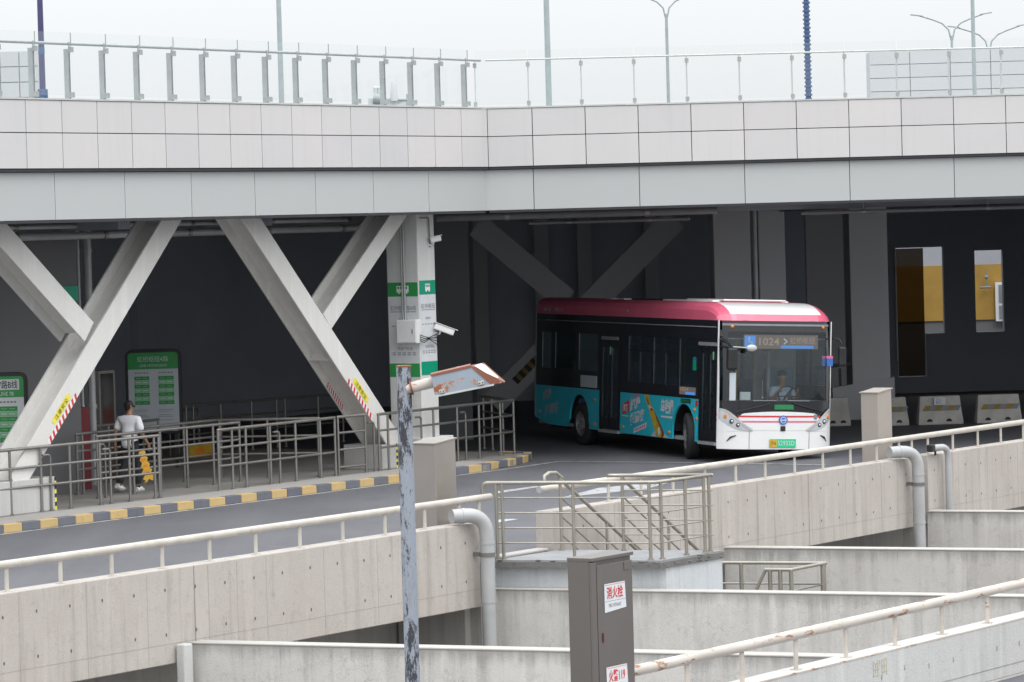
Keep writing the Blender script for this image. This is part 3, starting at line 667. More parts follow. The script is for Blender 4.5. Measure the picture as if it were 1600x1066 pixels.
# far V strut behind the bus
FP = Vector((0, 89, 0))
def fp(x, y): return Dp(x, y, 89)
t = thing('v_strut', 'dim V-shaped strut deep in the hall, its fork above the rear of the bus', 'strut', XY(fp(790, 600), 0))
m = MB(); hbeam(m, fp(1055, 342), fp(770, 632), .62, .6, Vector((0, -1, 0))); m.build('main_leg', 'hall_light', t)
m = MB(); hbeam(m, fp(745, 352), fp(886, 470), .6, .58, Vector((0, -1, 0))); m.build('branch_arm', 'hall_light', t)
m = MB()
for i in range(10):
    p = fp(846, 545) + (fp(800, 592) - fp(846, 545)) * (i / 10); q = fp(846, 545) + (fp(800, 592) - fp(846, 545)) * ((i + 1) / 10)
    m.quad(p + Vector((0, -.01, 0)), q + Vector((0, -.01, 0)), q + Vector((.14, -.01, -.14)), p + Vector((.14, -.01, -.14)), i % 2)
m.build('hazard_tape', ['shadeyellow', 'ink'], t)

# ---------------------------------------------------------------- signed column
cf = lin(SP + NN * .05, U, 662, .13)           # its near vertical edge
t = thing('signed_column', 'square white column with green bus signs on two faces beside the middle strut', 'column', cf)
LW, RW = .78, .60
m = MB(); m.ob(cf, -NN * LW, U * RW, (0, 0, 5.18)); m.build('shaft', 'column', t, bevel=.02)
m = MB(); m.ob(cf + NN * .20 - U * .30, -NN * 1.3, U * 1.1, (0, 0, .55)); m.build('base_block', 'column', t, bevel=.015)
frL = (cf - NN * LW - U * .001, NN, UP); frR = (cf + NN * .001, U, UP)   # left face read from its left edge
def zc(y): return 4.9 - (y - 357) * cf.y / FPX - .13
for fr_, wd, g1, suffix in ((frL, LW, 'green', 0), (frR, RW, 'green2', 1)):
    dz = 0 if suffix == 0 else .03
    m = MB()
    for ya, yb in ((442, 464), (569, 590)): m.rect(fr_, .02, zc(yb) + dz, wd - .02, zc(ya) + dz, .006)
    m.build('green_band', g1, t)
    m = MB(); m.rect(fr_, .02, zc(569) + dz, wd - .02, zc(464) + dz, .004); m.build('white_poster', 'poster', t)
    # bus pictogram
    m = MB(); cx = wd * .5; cz = zc(453) + dz
    bw = .30 if suffix == 0 else .17
    m.rect(fr_, cx - bw / 2, cz - .055, cx + bw / 2, cz + .075, .009); 
    for sx in (-.3, .3): m.decal(fr_, [(cx + sx * bw + .03 * math.cos(k), cz - .06 + .03 * math.sin(k)) for k in [i * math.pi / 5 for i in range(10)]], .010)
    m.build('bus_pictogram', 'white', t)
    m = MB(); nw = 4
    for i in range(nw): m.rect(fr_, cx - bw * .42 + i * bw * .22, cz + .01, cx - bw * .42 + i * bw * .22 + bw * .15, cz + .055, .012)
    m.build('pictogram_windows', g1, t)
    m = MB(); m.text('虹桥枢纽7路B线' if suffix == 0 else '虹桥枢纽', fr_, wd * .1, zc(486) + dz, wd * .8, .10, .008); m.rect(fr_, wd * .1, zc(488.5) + dz, wd * .9, zc(487.5) + dz, .007)
    m.text('首末班车', fr_, wd * .34, zc(503) + dz, wd * .3, .055, .008); m.text('长途汽车站', fr_, wd * .28, zc(548) + dz, wd * .48, .065, .008)
    m.build('lettering', 'greyink', t)
    m = MB()
    for y_ in (511, 553, 556):
        for i in range(5): m.rect(fr_, wd * (.12 + i * .16), zc(y_) + dz, wd * (.12 + i * .16 + .11), zc(y_) + dz + .016, .007)
    m.build('small_print', 'greyink', t)
# junction box, conduit and cameras on the column
jb = thing('junction_box', 'white electrical box with conduit on the left face of the signed column', 'electrical box', cf - U * .1 + UP * 2.4)
z0, z1 = zc(537) + .13, zc(500) + .13; o_ = cf - UP * .13 - NN * .46
m = MB(); m.ob(Vector((o_.x, o_.y, 0)) + UP * z0 , NN * .50, -U * .17, (0, 0, z1 - z0)); m.build('body', 'buswhite', jb, bevel=.01)
m = MB(); m.ob(Vector((o_.x, o_.y, 0)) + UP * (z0 + .02) - U * .171 + NN * .02, NN * .46, -U * .012, (0, 0, z1 - z0 - .04)); m.build('door', 'buswhite', jb, bevel=.004)
m = MB(); m.ob(Vector((o_.x, o_.y, 0)) + UP * (z0 + .2) - U * .184 + NN * .40, NN * .02, -U * .015, (0, 0, .09)); m.build('handle', 'greyink', jb)
m = MB()
for k_ in (.0, .055): q = Vector((o_.x, o_.y, 0)) + NN * (.10 + k_) - U * .06; m.tube([q + UP * z1, q + UP * 5.25], .02, 8)
m.build('conduit', 'pipe', jb)
m = MB(); q = Vector((o_.x, o_.y, 0)) + NN * .5 - U * .06
for k_ in range(4):
    r0 = q + UP * (z0 + .05 + .04 * k_); m.tube([r0, r0 + NN * .07 + U * .05 - UP * .04, r0 + NN * .05 + U * .25 - UP * (.03 * k_ - .02), r0 + NN * .04 + U * .62 - UP * (.14 - .05 * k_)], .009, 6)
m.build('cable', 'black', jb)
def cctv(label, base, dirv, L, r, mat='buswhite'):
    t = thing('security_camera', label, 'camera', base); d = Vector(dirv).normalized()
    sd_ = d.cross(UP).normalized(); uu = sd_.cross(d)
    m = MB(); m.tube([base - NN * .0, base + NN * .10 - UP * .02, base + NN * .12 + UP * .05], .022, 8); m.box(base, (.1, .1, .03), U, UP, NN); m.build('bracket', mat, t)
    c = base + NN * .12 + UP * .10
    m = MB(); m.box(c + d * L * .2, (L, r * 1.7, r * 1.8), d, sd_, uu); m.build('housing', mat, t, bevel=.02)
    m = MB(); m.box(c + d * (L * .25) + uu * (r * 1.05), (L * 1.15, r * 2.1, .012), d, sd_, uu); m.build('sun_shield', mat, t)
    m = MB(); m.disc(c + d * (L * .7 + .004), sd_, uu, r * .7); m.build('lens', 'black', t)
    return t
q = cf + U * (RW - .05) + NN * .0; cctv('white tube security camera on the signed column at junction box height, aimed right and down', Vector((q.x, q.y, zc(523) + .13)), U * .75 + NN * .75 - UP * .42, .42, .07)
q = cf + U * .40; cctv('small security camera high on the signed column just under the fascia', Vector((q.x, q.y, zc(384) + .13)), U * .6 + NN * .6 + UP * .14, .22, .06)
m = MB(); q2 = Vector((q.x, q.y, zc(388) + .13)) + NN * .03; top = Vector((q.x, q.y, zc(342) + .13)) - U * .1 + NN * .04
tag((m.arc(q2, Vector((q2.x, q2.y, top.z)) - U * .02, top - U * .22, .014) and m.build('camera_cable', 'greyink', None, q2)), 'grey cable looping from the fascia down to the upper camera', 'cable')

# ---------------------------------------------------------------- glass balustrade on the deck edge
def balustrade(label, P, d, n, L, step, s_first, fin, zr=8.245, zg=8.40):
    t = thing('glass_balustrade', label, 'balustrade', XY(P, ZT)); P = XY(P) - n * .08
    fm_ = MB()
    if fin: fm_.ob((0, 0, 0), U * .018, -NN * .13, (0, 0, .86)); fm_.ob(NN * .0, U * .018, -NN * .02, (0, 0, .98)); fm_.ob(NN * .030 - U * .004 + UP * .9, U * .010, NN * .016, (0, 0, .24))
    else: fm_.ob((0, 0, 0), W * .014, -WN * .13, (0, 0, .96))
    pme = meshonly('post_mesh', fm_, ['railgrey' if fin else 'railpale'])
    c_ = MB(); cd = d if fin else d
    c_.ob(-d * .035 - n * .025, d * .07, n * .067, (0, 0, .09))
    cme = meshonly('clamp_mesh', c_, ['railgrey']); g_ = MB(); g_.ob(d * .012 + UP * .05, d * (step - .024), n * .012, (0, 0, zg - ZT - .05)); gme = meshonly('pane_mesh', g_, ['glassrail'])
    s = s_first
    while s < L:
        q = P + d * s + UP * (ZT + .034)
        mobj(pme, 'post', t, q); [mobj(cme, 'glass_clamp', t, q + n * .03 + UP * z_) for z_ in (.02, .80)]; mobj(gme, 'glass_pane', t, q + n * .03); s += step
    m = MB(); a = P + UP * zr - n * .05; m.tube([a, a + d * L], .026 if fin else .018, 8); m.build('top_rail', 'railgrey' if fin else 'railpale', t); return t
sF = (V(693, 150, KX, U) - KX); s_ = abs(Vector((sF.x, sF.y, 0)).dot(U))
balustrade('glass balustrade with grey fin posts along the left run of the deck edge', KX, -U, NN, 29, PWL, s_ - PWL * 1.0, True)
sF = (V(822, 150, KX, W) - KX); s_ = Vector((sF.x, sF.y, 0)).dot(W)
balustrade('glass balustrade with slim pale posts along the right run of the deck edge', KX, W, WN, 24, PWR, s_ - PWR * .95, False)

# ================================================================ PARAPETS, VOID WALLS, LANDING
def parapet(label, x0, x1, zt=.6, zb=-.63, th=.30, back=0., joints=(), jmat='gap', P=PAR, n=NN, holes=True, extra=0., mat='cast', lip=True):
    p = lin(P - n * back, U, x0, zt) - U * extra; q = lin(P - n * back, U, x1, zt); t = thing('parapet_beam', label, 'concrete parapet', XY(p, zb))
    xs = [x0] + list(joints) + [x1]; pp = [p] + [lin(P - n * back, U, x, zt) for x in joints] + [q]
    for a, b in zip(pp[:-1], pp[1:]):
        m = MB(); m.ob(XY(a, zb) + U * .008, (b - a) - U * .016, -n * th, (0, 0, zt - zb)); m.build('cast_panel', mat, t, bevel=.012)
    m = MB(); m.ob(XY(p, zb + .02) - n * .03 + U * .01, (q - p) - U * .02, -n * (th - .06), (0, 0, zt - zb - .04)); m.build('joint_fill', 'gap', t)
    if lip:   # cold joint line of the pour
        m = MB(); m.ob(XY(p, zb + .26) + n * .002, q - p, -n * .01, (0, 0, .008)); m.build('pour_line', 'darkconc', t)
    if holes:
        m = MB(); L = (q - p).length; s = .25
        while s < L - .1:
            for z in (zt - .28, zt - .84):
                if random.random() < .93:
                    c = XY(p, z + random.uniform(-.012, .012)) + U * s + n * .002
                    m.add([c + U * (.016 * math.cos(k)) + UP * (.024 * math.sin(k)) for k in [i * math.pi / 4 for i in range(8)]], [tuple(range(8))])
            s += .62
        if m.v: tag(m.build('tie_holes', 'hole', t), kind='stuff')
        m = MB(); s = .55
        while s < L - .3: m.ob(XY(p, zb + .02) + U * (s + random.uniform(-.05, .05)) + n * .0015, U * random.choice((.006, .010, .014)), -n * .01, (0, 0, zt - zb - .05)); s += random.choice((1.24, 1.24, .62))
        tag(m.build('formwork_seams', 'seam', t), kind='stuff')
    return t
parapet('long pale concrete parapet at the left, from the picture edge to the first downpipe', -40, 749, joints=(303,), extra=1.)
parapet('pale concrete parapet below the bus, from the stair landing to the second downpipe', 862, 1425, joints=(1110, 1263))
parapet('pale concrete parapet at the far right beyond the second downpipe', 1449, 1700, joints=(1478,), )
for (x0, x1, lb) in ((749.5, 766, 'narrow set-back concrete pier behind the first downpipe'), (1426, 1448, 'narrow set-back concrete pier behind the second downpipe')):
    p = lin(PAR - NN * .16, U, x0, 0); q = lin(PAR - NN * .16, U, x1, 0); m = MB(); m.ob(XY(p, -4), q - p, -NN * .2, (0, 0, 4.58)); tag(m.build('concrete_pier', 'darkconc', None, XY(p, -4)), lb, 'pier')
# abutment walls under the road, behind the beams
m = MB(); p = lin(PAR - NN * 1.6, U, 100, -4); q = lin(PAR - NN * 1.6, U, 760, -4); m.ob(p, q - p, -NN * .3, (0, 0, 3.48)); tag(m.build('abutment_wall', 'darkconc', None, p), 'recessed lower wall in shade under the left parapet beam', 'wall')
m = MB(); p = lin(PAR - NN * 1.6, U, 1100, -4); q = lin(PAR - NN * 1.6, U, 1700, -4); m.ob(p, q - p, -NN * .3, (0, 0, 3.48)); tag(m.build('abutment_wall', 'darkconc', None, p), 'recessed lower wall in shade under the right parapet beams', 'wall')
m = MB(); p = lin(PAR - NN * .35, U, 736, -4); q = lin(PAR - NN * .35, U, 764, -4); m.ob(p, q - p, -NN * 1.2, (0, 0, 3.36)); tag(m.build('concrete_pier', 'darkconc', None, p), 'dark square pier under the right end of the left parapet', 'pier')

def handrail(label, P, x0, x1, posts, zt=.6, h=.335, r=.05, back=.12, mat='railpaint', ends=True, extra=0.):
    p = lin(P - NN * back, U, x0, zt + h) - U * extra; q = lin(P - NN * back, U, x1, zt + h); t = thing('handrail', label, 'handrail', XY(p, zt))
    m = MB(); m.tube([p, q], r, 14); m.build('rail_tube', mat, t)
    if ends:
        m = MB(); m.tube([p - U * .012, p + U * .03], r * 1.02, 14); m.build('end_cap', 'pipe', t)
    for x in posts:
        c = lin(P - NN * back, U, x, zt); m = MB()
        m.ob(c - U * .028 - NN * .01, U * .056, NN * .02, (0, 0, h - r * .6)); m.ob(c - U * .045 - NN * .045, U * .09, NN * .09, (0, 0, .008)); m.build('rail_post', mat, t)
    return t
handrail('cream painted tube handrail on the left parapet, ending at the landing', PAR, -40, 766, (11, 95, 175, 254, 328, 400, 469, 536, 602, 664, 718, 749), extra=1.)
handrail('cream painted tube handrail on the right parapet, starting at the landing and running past the bus', PAR, 843, 1700, (951, 1002, 1052, 1102, 1150, 1196, 1242, 1286, 1329, 1370, 1405, 1425, 1450, 1489, 1528, 1564, 1599), mat='railpaint')['label'] = 'cream handrail on the right parapet, running from the landing past the bus'
handrail('rusty cream handrail on the near parapet in the bottom right corner', NPAR, 930, 1680, (1074, 1160, 1244, 1322, 1399, 1472, 1543), mat='railrust', ends=False)
# near parapet with its rusted top edge
t = parapet('smooth white near parapet in the bottom right corner under the rusty handrail', 930, 1700, zb=.0 + .02, th=.28, P=NPAR, holes=False, mat='smoothwall', lip=False)
m = MB(); p = lin(NPAR, U, 930, .6); q = lin(NPAR, U, 1700, .6); m.ob(p + NN * .004 + UP * -.012, q - p, -NN * .03, (0, 0, .014)); m.build('rusty_edge', 'railrust', t)
m = MB(); m.ob(XY(p, .14) + NN * .003, q - p, -NN * .01, (0, 0, .012)); m.build('base_joint', 'darkconc', t)
m = MB()
for x, y in ((1378, 1059), (1414, 1043), (1452, 1040), (1490, 1031), (1558, 1013), (1593, 1005)):
    c = V(x, y, NPAR + NN * .003, U); m.add([c + U * (.013 * math.cos(k)) + UP * (.03 * math.sin(k)) for k in [i * math.pi / 4 for i in range(8)]], [tuple(range(8))])
tag(m.build('tie_holes', 'darkconc', t), kind='stuff')

m = MB(); c0 = V(1365, 1062, NPAR + NN * .002, U)
for i, (h_, z_) in enumerate(((.16, .0), (.10, .03), (.17, -.01), (.06, .10), (.15, .0), (.12, .02), (.17, .0))): m.ob(c0 + U * (.045 * i) + UP * (z_ + .02), U * .012, NN * .001, (0, 0, h_))
for z_ in (.03, .09, .15): m.ob(c0 + U * .02 + UP * z_, U * .11, NN * .0012, (0, 0, .008)); m.ob(c0 + U * .17 + UP * (z_ + .02), U * .10, NN * .0012, (0, 0, .008))
tag(m.build('faded_stencil', 'shadeyellow2', t), kind='stuff')
# low cross walls in the void
def crosswall(label, x0, y0, x1, mat, zt=-.39, th=.26, P=PAR):
    a = lin(P + NN * .002, U, x0, zt) if P is not None else None
    b = lin(a, CW, x1, zt); t = thing('low_wall', label, 'low wall', XY(a, -4)); s = Vector((CW.y, -CW.x, 0))   # towards camera side
    m = MB(); m.ob(XY(a, -4), b - a, -s * th if s.y > 0 else -s * -th * -1, (0, 0, zt + 4)); 
    m.build('wall_face', mat, t, bevel=.01)
    m = MB(); sn = s if s.y < 0 else -s
    m.ob(XY(a, zt + .001) + sn * .012, b - a, -sn * (th + .024), (0, 0, .045)); m.build('coping', 'coping', t, bevel=.012); return t
def cw2(label, x0, x1, mat, zt=-.415):
    a = lin(PAR + NN * .004, U, x0, zt); b = lin(a, CW, x1, zt); s = Vector((CW.y, -CW.x, 0)).normalized()
    if s.y > 0: s = -s
    t = thing('low_wall', label, 'low wall', XY(a, -4))
    m = MB(); m.ob(XY(a, -4), b - a, -s * .26, (0, 0, zt + 4)); m.build('wall_face', mat, t)
    m = MB(); m.ob(XY(a, zt + .001) + s * .012, b - a, -s * .284, (0, 0, .025)); m.build('coping', 'coping', t, bevel=.01); return t
cw2('nearest low cracked plaster wall, along the bottom left edge of the picture behind the lamp post', 297, 1500, 'plaster')['label'] = 'nearest low cracked wall, crossing the bottom of the picture behind the lamp post'
cw2('second nearest low wall, touching the foot of the stair landing and passing behind the brown cabinet', 770, 1750, 'plaster')['label'] = 'low stained wall touching the foot of the stair landing, behind the brown cabinet'
cw2('third low grey wall, behind the short stair handrail and below the bus', 1132, 1750, 'plaster_plain')
cw2('farthest low grey wall at the right edge, starting at the second downpipe', 1449, 1750, 'plaster_plain')
m = MB(); a = lin(PAR + NN * .03, U, 288, -4); m.ob(a, U * .18, NN * .14, (0, 0, 3.62)); tag(m.build('wall_buttress', 'smoothwall', None, a, bevel=.02), 'small white buttress at the left end of the nearest low wall', 'buttress')

# stair landing
ZL = .02; LA = lin(PAR + NN * .006, U, 772, ZL); LB = G(1032, 876, ZL); DL = XY(LB - LA).normalized(); LW_ = (LB - LA).length
LC = G(1128, 860, ZL); UL = XY(LC - LB)
t = thing('stair_landing', 'concrete stair landing with a steel railed edge in the middle of the void', 'landing', XY(LA, -4))
sN = Vector((DL.y, -DL.x, 0)); 
m = MB(); m.prism([LA, LB, LB + UL, LA + UL], (0, 0, -.098)); m.build('slab_top', 'slabtop', t)
m = MB(); sf = Vector((DL.y, -DL.x, 0)).normalized()
m.ob(LA + sf * .004 - UP * .11, LB - LA, sf * .03, (0, 0, .085)); m.ob(LB + sf * .05 - UP * .11, UL - sf * .05, DL * .03, (0, 0, .085))
for k in range(46):
    f = random.random(); c = LA + (LB - LA) * f if k < 30 else LB + UL * random.random() + DL * .03; m.sphere(c + sf * .02 - UP * random.uniform(.0, .10), (random.uniform(.03, .06), .02, random.uniform(.008, .016)), 7, 5)
m.build('broken_edge', 'slabedge', t)
ud0 = UL.normalized(); m = MB(); m.prism([XY(p, -4) for p in (LA - DL * .32 + ud0 * .14, LB + ud0 * .14, LB + UL, LA + UL + DL * .02)], (0, 0, 3.918)); m.build('painted_base', 'blueplaster', t)
# the pale sloping threshold between landing and road
m = MB(); a = lin(PAR - NN * .02, U, 782, .008); b = lin(PAR - NN * .02, U, 858, .008); m.ob(a, b - a, NN * -.22, (0, 0, .05)); tag(m.build('threshold', 'coping', None, a, bevel=.02), 'pale raised threshold strip where the landing meets the road', 'threshold')
# steps going down beyond the landing
t = thing('stair_flight', 'concrete flight of steps descending right from the landing between two handrails', 'stairs', XY(LC, -4))
back0 = LA + UL; sd0 = lin(back0, DL, 874, ZL); sd1 = lin(back0, DL, 980, ZL); ud = UL.normalized()
for i in range(9):
    m = MB(); a = XY(sd0) + ud * (.27 * i + .003); m.ob(Vector((a.x, a.y, -.16 * (i + 1) - .2)), XY(sd1 - sd0), ud * .27, (0, 0, .2)); m.build('step', 'slabtop', t)

# stainless landing rails
H = 1.12
def postm(m, c, h, r=.026, plate=True):
    m.tube([c, c + UP * h], r, 10)
    if plate: m.tube([c, c + UP * .012], r * 2.0, 10); m.tube([c + UP * .012, c + UP * .03], r * 1.4, 10)
def railing(name, label, cat, pts, bars, h=H, rt=.028, rb=.011, pr=.026, mat='steelwarm', posts=None, group=None, z=0., top=True, barrange=None):
    """pts: polyline of ground points; posts: list of points"""
    t = thing(name, label, cat, pts[0], 0, group)
    if top:
        m = MB(); m.tube([p + UP * h for p in pts], rt, 10)
        for p in pts: m.sphere(p + UP * h, rt * 1.0, 10, 6)
        m.build('top_rail', mat, t)
    for bz in bars:
        for a, b in zip(pts[:-1], pts[1:]):
            m = MB(); m.tube([a + UP * bz, b + UP * bz], rb, 8); m.build('bar', mat, t)
    for c in posts:
        m = MB(); postm(m, c, h - rt * .5, pr); m.build('post', mat, t)
    return t
e_ = .09
i1 = LA - sf * e_; i2 = LB - sf * e_ - DL * .07; i3 = LB + UL - DL * .07 - ud * .10; i4 = lin(back0 - ud * .10, DL, 975, ZL)
def onl(P, Q, x): return lin(P, XY(Q - P).normalized(), x, ZL)
fr1 = onl(i1, i2, 778)
t = railing('landing_railing', 'stainless railing with four slim bars round the front and right of the stair landing', 'railing', [fr1, i2, i3, i4], (.24, .46, .68, .90), posts=[fr1, onl(i1, i2, 787.5), onl(i1, i2, 898), onl(i1, i2, 1017), onl(i2, i3, 1035), onl(i2, i3, 1073), onl(i2, i3, 1102), onl(i2, i3, 1110), i4])
m = MB(); a = fr1 + UP * H; b = onl(i1, i2, 757) + UP * H; m.arc(a, b, b - UP * .22, .028, 10, 6); m.build('rail_return', 'steelwarm', t)
m = MB(); a = i4 + UP * H; m.tube([a, a - DL * .18, a - DL * .18 - ud * .08], .028, 10); m.build('rail_return', 'steelwarm', t)
sl = Vector((ud.x, ud.y, -.62)).normalized()
for x, nm in ((878, 'left'), (976, 'right')):
    b0 = lin(back0 - ud * .10, DL, x, ZL); t = thing('stair_handrail', f'stainless sloping handrail on the {"near left" if nm=="left" else "far right"} side of the descending stair', 'handrail', b0)
    m = MB(); m.tube([b0 + UP * (H - .05), b0 + UP * (H - .05) + sl * 2.7], .028, 10); m.build('sloping_rail', 'steelwarm', t)
    for z in (.80, .52, .24):
        m = MB(); m.tube([b0 + UP * z, b0 + UP * z + sl * 2.6], .014, 8); m.build('bar', 'steelwarm', t)
    if nm == 'left':
        m = MB(); postm(m, b0, H - .02); m.build('post', 'steelwarm', t)
        m = MB(); q = b0 + UP * (H + .02); m.tube([q + ud * .05 - UP * .06, q - ud * .1 + UP * .03, q - ud * .28 + UP * .04, q - ud * .40 - UP * .0, q - ud * .40 - UP * .08], .03, 10); m.build('rail_scroll', 'steelwarm', t)
    for k_ in (1.2, 2.4):
        q = b0 + ud * k_; m = MB(); zt_ = H - .05 - .62 * k_ ; m.tube([Vector((q.x, q.y, -.62 * k_ - .1)), Vector((q.x, q.y, zt_))], .022, 8); m.build('post', 'steelwarm', t)
# lower stair handrail seen between two low walls
zl = -.40; LP = G(1290, 880, zl)
t = thing('lower_handrail', 'short stainless handrail loop between two low walls, right of the landing', 'handrail', XY(LP, -1.5))
r0 = lin(LP, DL, 1128, zl); r1 = G(1298, 882, zl); r2 = lin(LP - ud * 0, DL, 1290, zl)
r1 = LP; a1 = lin(LP, U, 1236, zl); a2 = lin(a1, DL, 1196, zl); a3 = a2 - U * .0
m = MB(); m.tube([r0, r1], .027, 10); m.sphere(r1, .027); m.tube([r1, a1], .027, 10); m.sphere(a1, .027); m.tube([a1, a2], .027, 10); m.sphere(a2, .027); m.tube([a2, a2 - DL * .30 - UP * .62], .027, 10); m.build('top_rail', 'steelwarm', t)
m = MB(); m.tube([r0 - UP * .32, r1 - UP * .32, a1 - UP * .32], .014, 8); m.build('bar', 'steelwarm', t)
for c in (lin(LP, DL, 1158, zl), r1 - U * .1, r1 - DL * .03, a1, lin(a1, DL, 1219, zl), lin(a1, DL, 1203, zl)):
    m = MB(); m.tube([c, c - UP * 1.1], .032, 8); m.build('post', 'steelwarm', t)

# downpipes
def downpipe(label, x, ytop, r, z0, xh, col, coff=.22, camx=None):
    c = lin(PAR + NN * coff, U, x, z0); h = lin(PAR + NN * coff - NN * .1, U, xh, z0)
    t = thing('downpipe', label, 'pipe', XY(c, -4)); m = MB(); h = c - (U * (c - h).length) ; h = Vector((h.x, h.y, z0)) - NN * .28
    m.arc(h, c, XY(c, -4), r, 16, 10); m.build('pipe_run', 'pipe', t)
    m = MB()
    for z in (.30, -.55, -1.6): m.tube([XY(c, z), XY(c, z + .035)], r * 1.06, 16)
    m.tube([c - (c - h).normalized() * (r * 3.4), c - (c - h).normalized() * (r * 3.9)], r * 1.06, 16); m.build('pipe_collar', 'pipe', t)
    m = MB(); q = XY(c, .12); m.tube([q, q + UP * .06], r * 1.1, 16); m.ob(q - NN * coff - U * .05, NN * coff, U * .06, (0, 0, .06)); m.build('strap', 'slabedge', t); return t
downpipe('thick grey downpipe bending over the left parapet beside the stair landing', 760, 795, .105, .735, 722, 1)
downpipe('thick grey downpipe bending over the right parapet below the tan cabinet', 1434, 700, .105, .735, 1404, 1)
c = lin(PAR + NN * .15, U, 1481, .72); t = thing('thin_pipe', 'thin grey pipe with elbow and small camera on the far right parapet', 'pipe', XY(c, -1))
m = MB(); m.arc(c - U * .42 - NN * .1, c, XY(c, -2.5), .06, 12, 8); m.build('pipe_run', 'pipe', t)
m = MB(); q = c - U * .42 - NN * .1; m.box(q - U * .04, (.12, .13, .13), U, NN, UP); m.tube([q + U * .12 - UP * .05, q + U * .12 - UP * .14], .02, 8); m.build('camera_head', 'black', t, bevel=.02)

# steel cabinets
def cabinet(label, P, hgt, wf, wd, mat, z0=0., cap=True):
    """P: near vertical edge at the base; left face runs along -NN, right face along U"""
    t = thing('utility_cabinet', label, 'cabinet', XY(P, z0)); P = XY(P, z0)
    m = MB(); m.prism([P, P + U * wf, P + U * wf + UP * (hgt + .05), P + UP * hgt], -NN * wd); m.build('body', mat, t, bevel=.008)
    m = MB(); m.prism([P + UP * (hgt + .004) + NN * .02 - U * .02, P + U * (wf + .02) + UP * (hgt + .056) + NN * .02, P + U * (wf + .02) + UP * (hgt + .076) + NN * .02, P + UP * (hgt + .024) + NN * .02 - U * .02], -NN * (wd + .04)); m.build('lid', mat, t)
    return t
c = lin(PAR - NN * .55, U, 685, 0); t = cabinet('bare stainless cabinet standing behind the left parapet beside the lamp post', c, 1.74, .52, .42, 'steelsheet')
c = lin(PAR - NN * .55, U, 1375, 0); t = cabinet('tan cabinet standing behind the right parapet, right of the bus front', c, 1.74, .52, .34, 'tancab')
Pc = Dp(923, 1000, 30.2); t = thing('hydrant_cabinet', 'tall brown fire hydrant cabinet with red lettered stickers in the foreground', 'cabinet', XY(Pc, 0))
P = XY(Pc, 0); ht = 2.06; WF, WD = .665, .215
m = MB(); m.prism([P, P + U * WF, P + U * WF + UP * (ht + .0), P + UP * ht], -NN * WD); m.build('body', 'browncab', t, bevel=.006)
m = MB(); m.prism([P + NN * .032 - U * .003 + UP * (ht - .02), P + NN * .032 + U * (WF + .003) + UP * (ht - .02), P + NN * .032 + U * (WF + .003) + UP * (ht + .010), P + NN * .032 - U * .003 + UP * (ht + .010)], -NN * (WD + .035)); m.build('lid', 'browncab', t, bevel=.004)
m = MB(); m.ob(P + NN * .001 + UP * .02, U * .075, NN * .024, (0, 0, ht - .05)); m.build('side_jamb', 'browncab', t, bevel=.003)
m = MB(); m.ob(P + NN * .001 + U * .095 + UP * .03, U * (WF - .10), NN * .018, (0, 0, ht - .09)); m.build('door', 'browncab', t, bevel=.004)
m = MB(); m.ob(P + NN * .02 + U * (WF - .14) + UP * (ht - .14), U * .09, NN * .005, (0, 0, .07)); m.build('latch', 'browncab', t, bevel=.003)
m = MB(); m.ob(P + NN * .02 + U * .155 + UP * (ht - .72), U * .014, NN * .008, (0, 0, .08)); m.build('lock', 'redpaint', t)
fr = (P + NN * .0195, U, UP)
for zs, l1, l2 in ((ht - .455, '消火栓', 'FIRE HYDRANT'), (ht - 1.165, '火警119', '119 FIRE')):
    m = MB(); m.decal(fr, [(.20, zs - .02), (.545, zs + .0), (.53, zs + .225), (.20, zs + .225)], .003); m.build('sticker', 'poster', t)
    m = MB(); m.text(l1, fr, .235, zs + .092, .26, .105, .005, bold=.02); m.rect(fr, .21, zs + .212, .52, zs + .215, .0045); m.build('red_lettering', 'red', t)
    if zs > 1.2:
        m = MB(); m.text(l2, fr, .265, zs + .022, .20, .03, .005); m.rect(fr, .205, zs + .073, .535, zs + .076, .0045); m.build('small_lettering', 'greyink', t)

# foreground lamp post
LPY = 30.0; tp = Dp(630.5, 571, LPY)
t = thing('street_lamp', 'peeling foreground lamp post with one short rusty lamp head pointing right', 'street lamp', (tp.x, tp.y, -4))
m = MB(); R_ = .0625; m.tube([(tp.x, tp.y, -4), (tp.x, tp.y, tp.z - .012)], R_, 20); m.build('post', 'polepaint', t)
m = MB(); m.tube([(tp.x, tp.y, tp.z - .014), (tp.x, tp.y, tp.z)], R_ * 1.05, 20); m.build('post_cap', 'lamprust', t)
a = Dp(642, 606, LPY - .02); b = Dp(678, 597, LPY - .02); m = MB(); m.tube([a - (b - a) * .2, b], .046, 16); m.build('arm', 'railrust', t)
m = MB(); m.tube([a - (b - a) * .02, a + (b - a) * .06], .062, 14); m.build('arm_collar', 'lamprust', t)
def lh(x, y, d=0.): return Dp(x, y, LPY) + Vector((0, d, 0))
hw = .17
sideF = [(673, 584), (680, 617), (722, 610), (789, 596), (760, 569), (735, 570)]
A = [lh(x, y, -hw) for x, y in sideF]; Bk = [lh(x, y, hw) for x, y in sideF]
m = MB(); m.add(A, [(0, 1, 2, 3, 4, 5)][0:1], 0); m.add(Bk, [(5, 4, 3, 2, 1, 0)], 0)
allv = A + Bk
m = MB(); a6 = [lh(675, 586, -hw), lh(680, 617, -hw), lh(768, 599, -hw), lh(736, 572, -hw)]; b6 = [v + Vector((0, 2 * hw, 0)) for v in a6]
m.add(a6 + b6, [(0, 1, 2, 3), (7, 6, 5, 4), (1, 5, 6, 2), (0, 4, 5, 1)]); m.build('side_shell', 'lampblue', t)
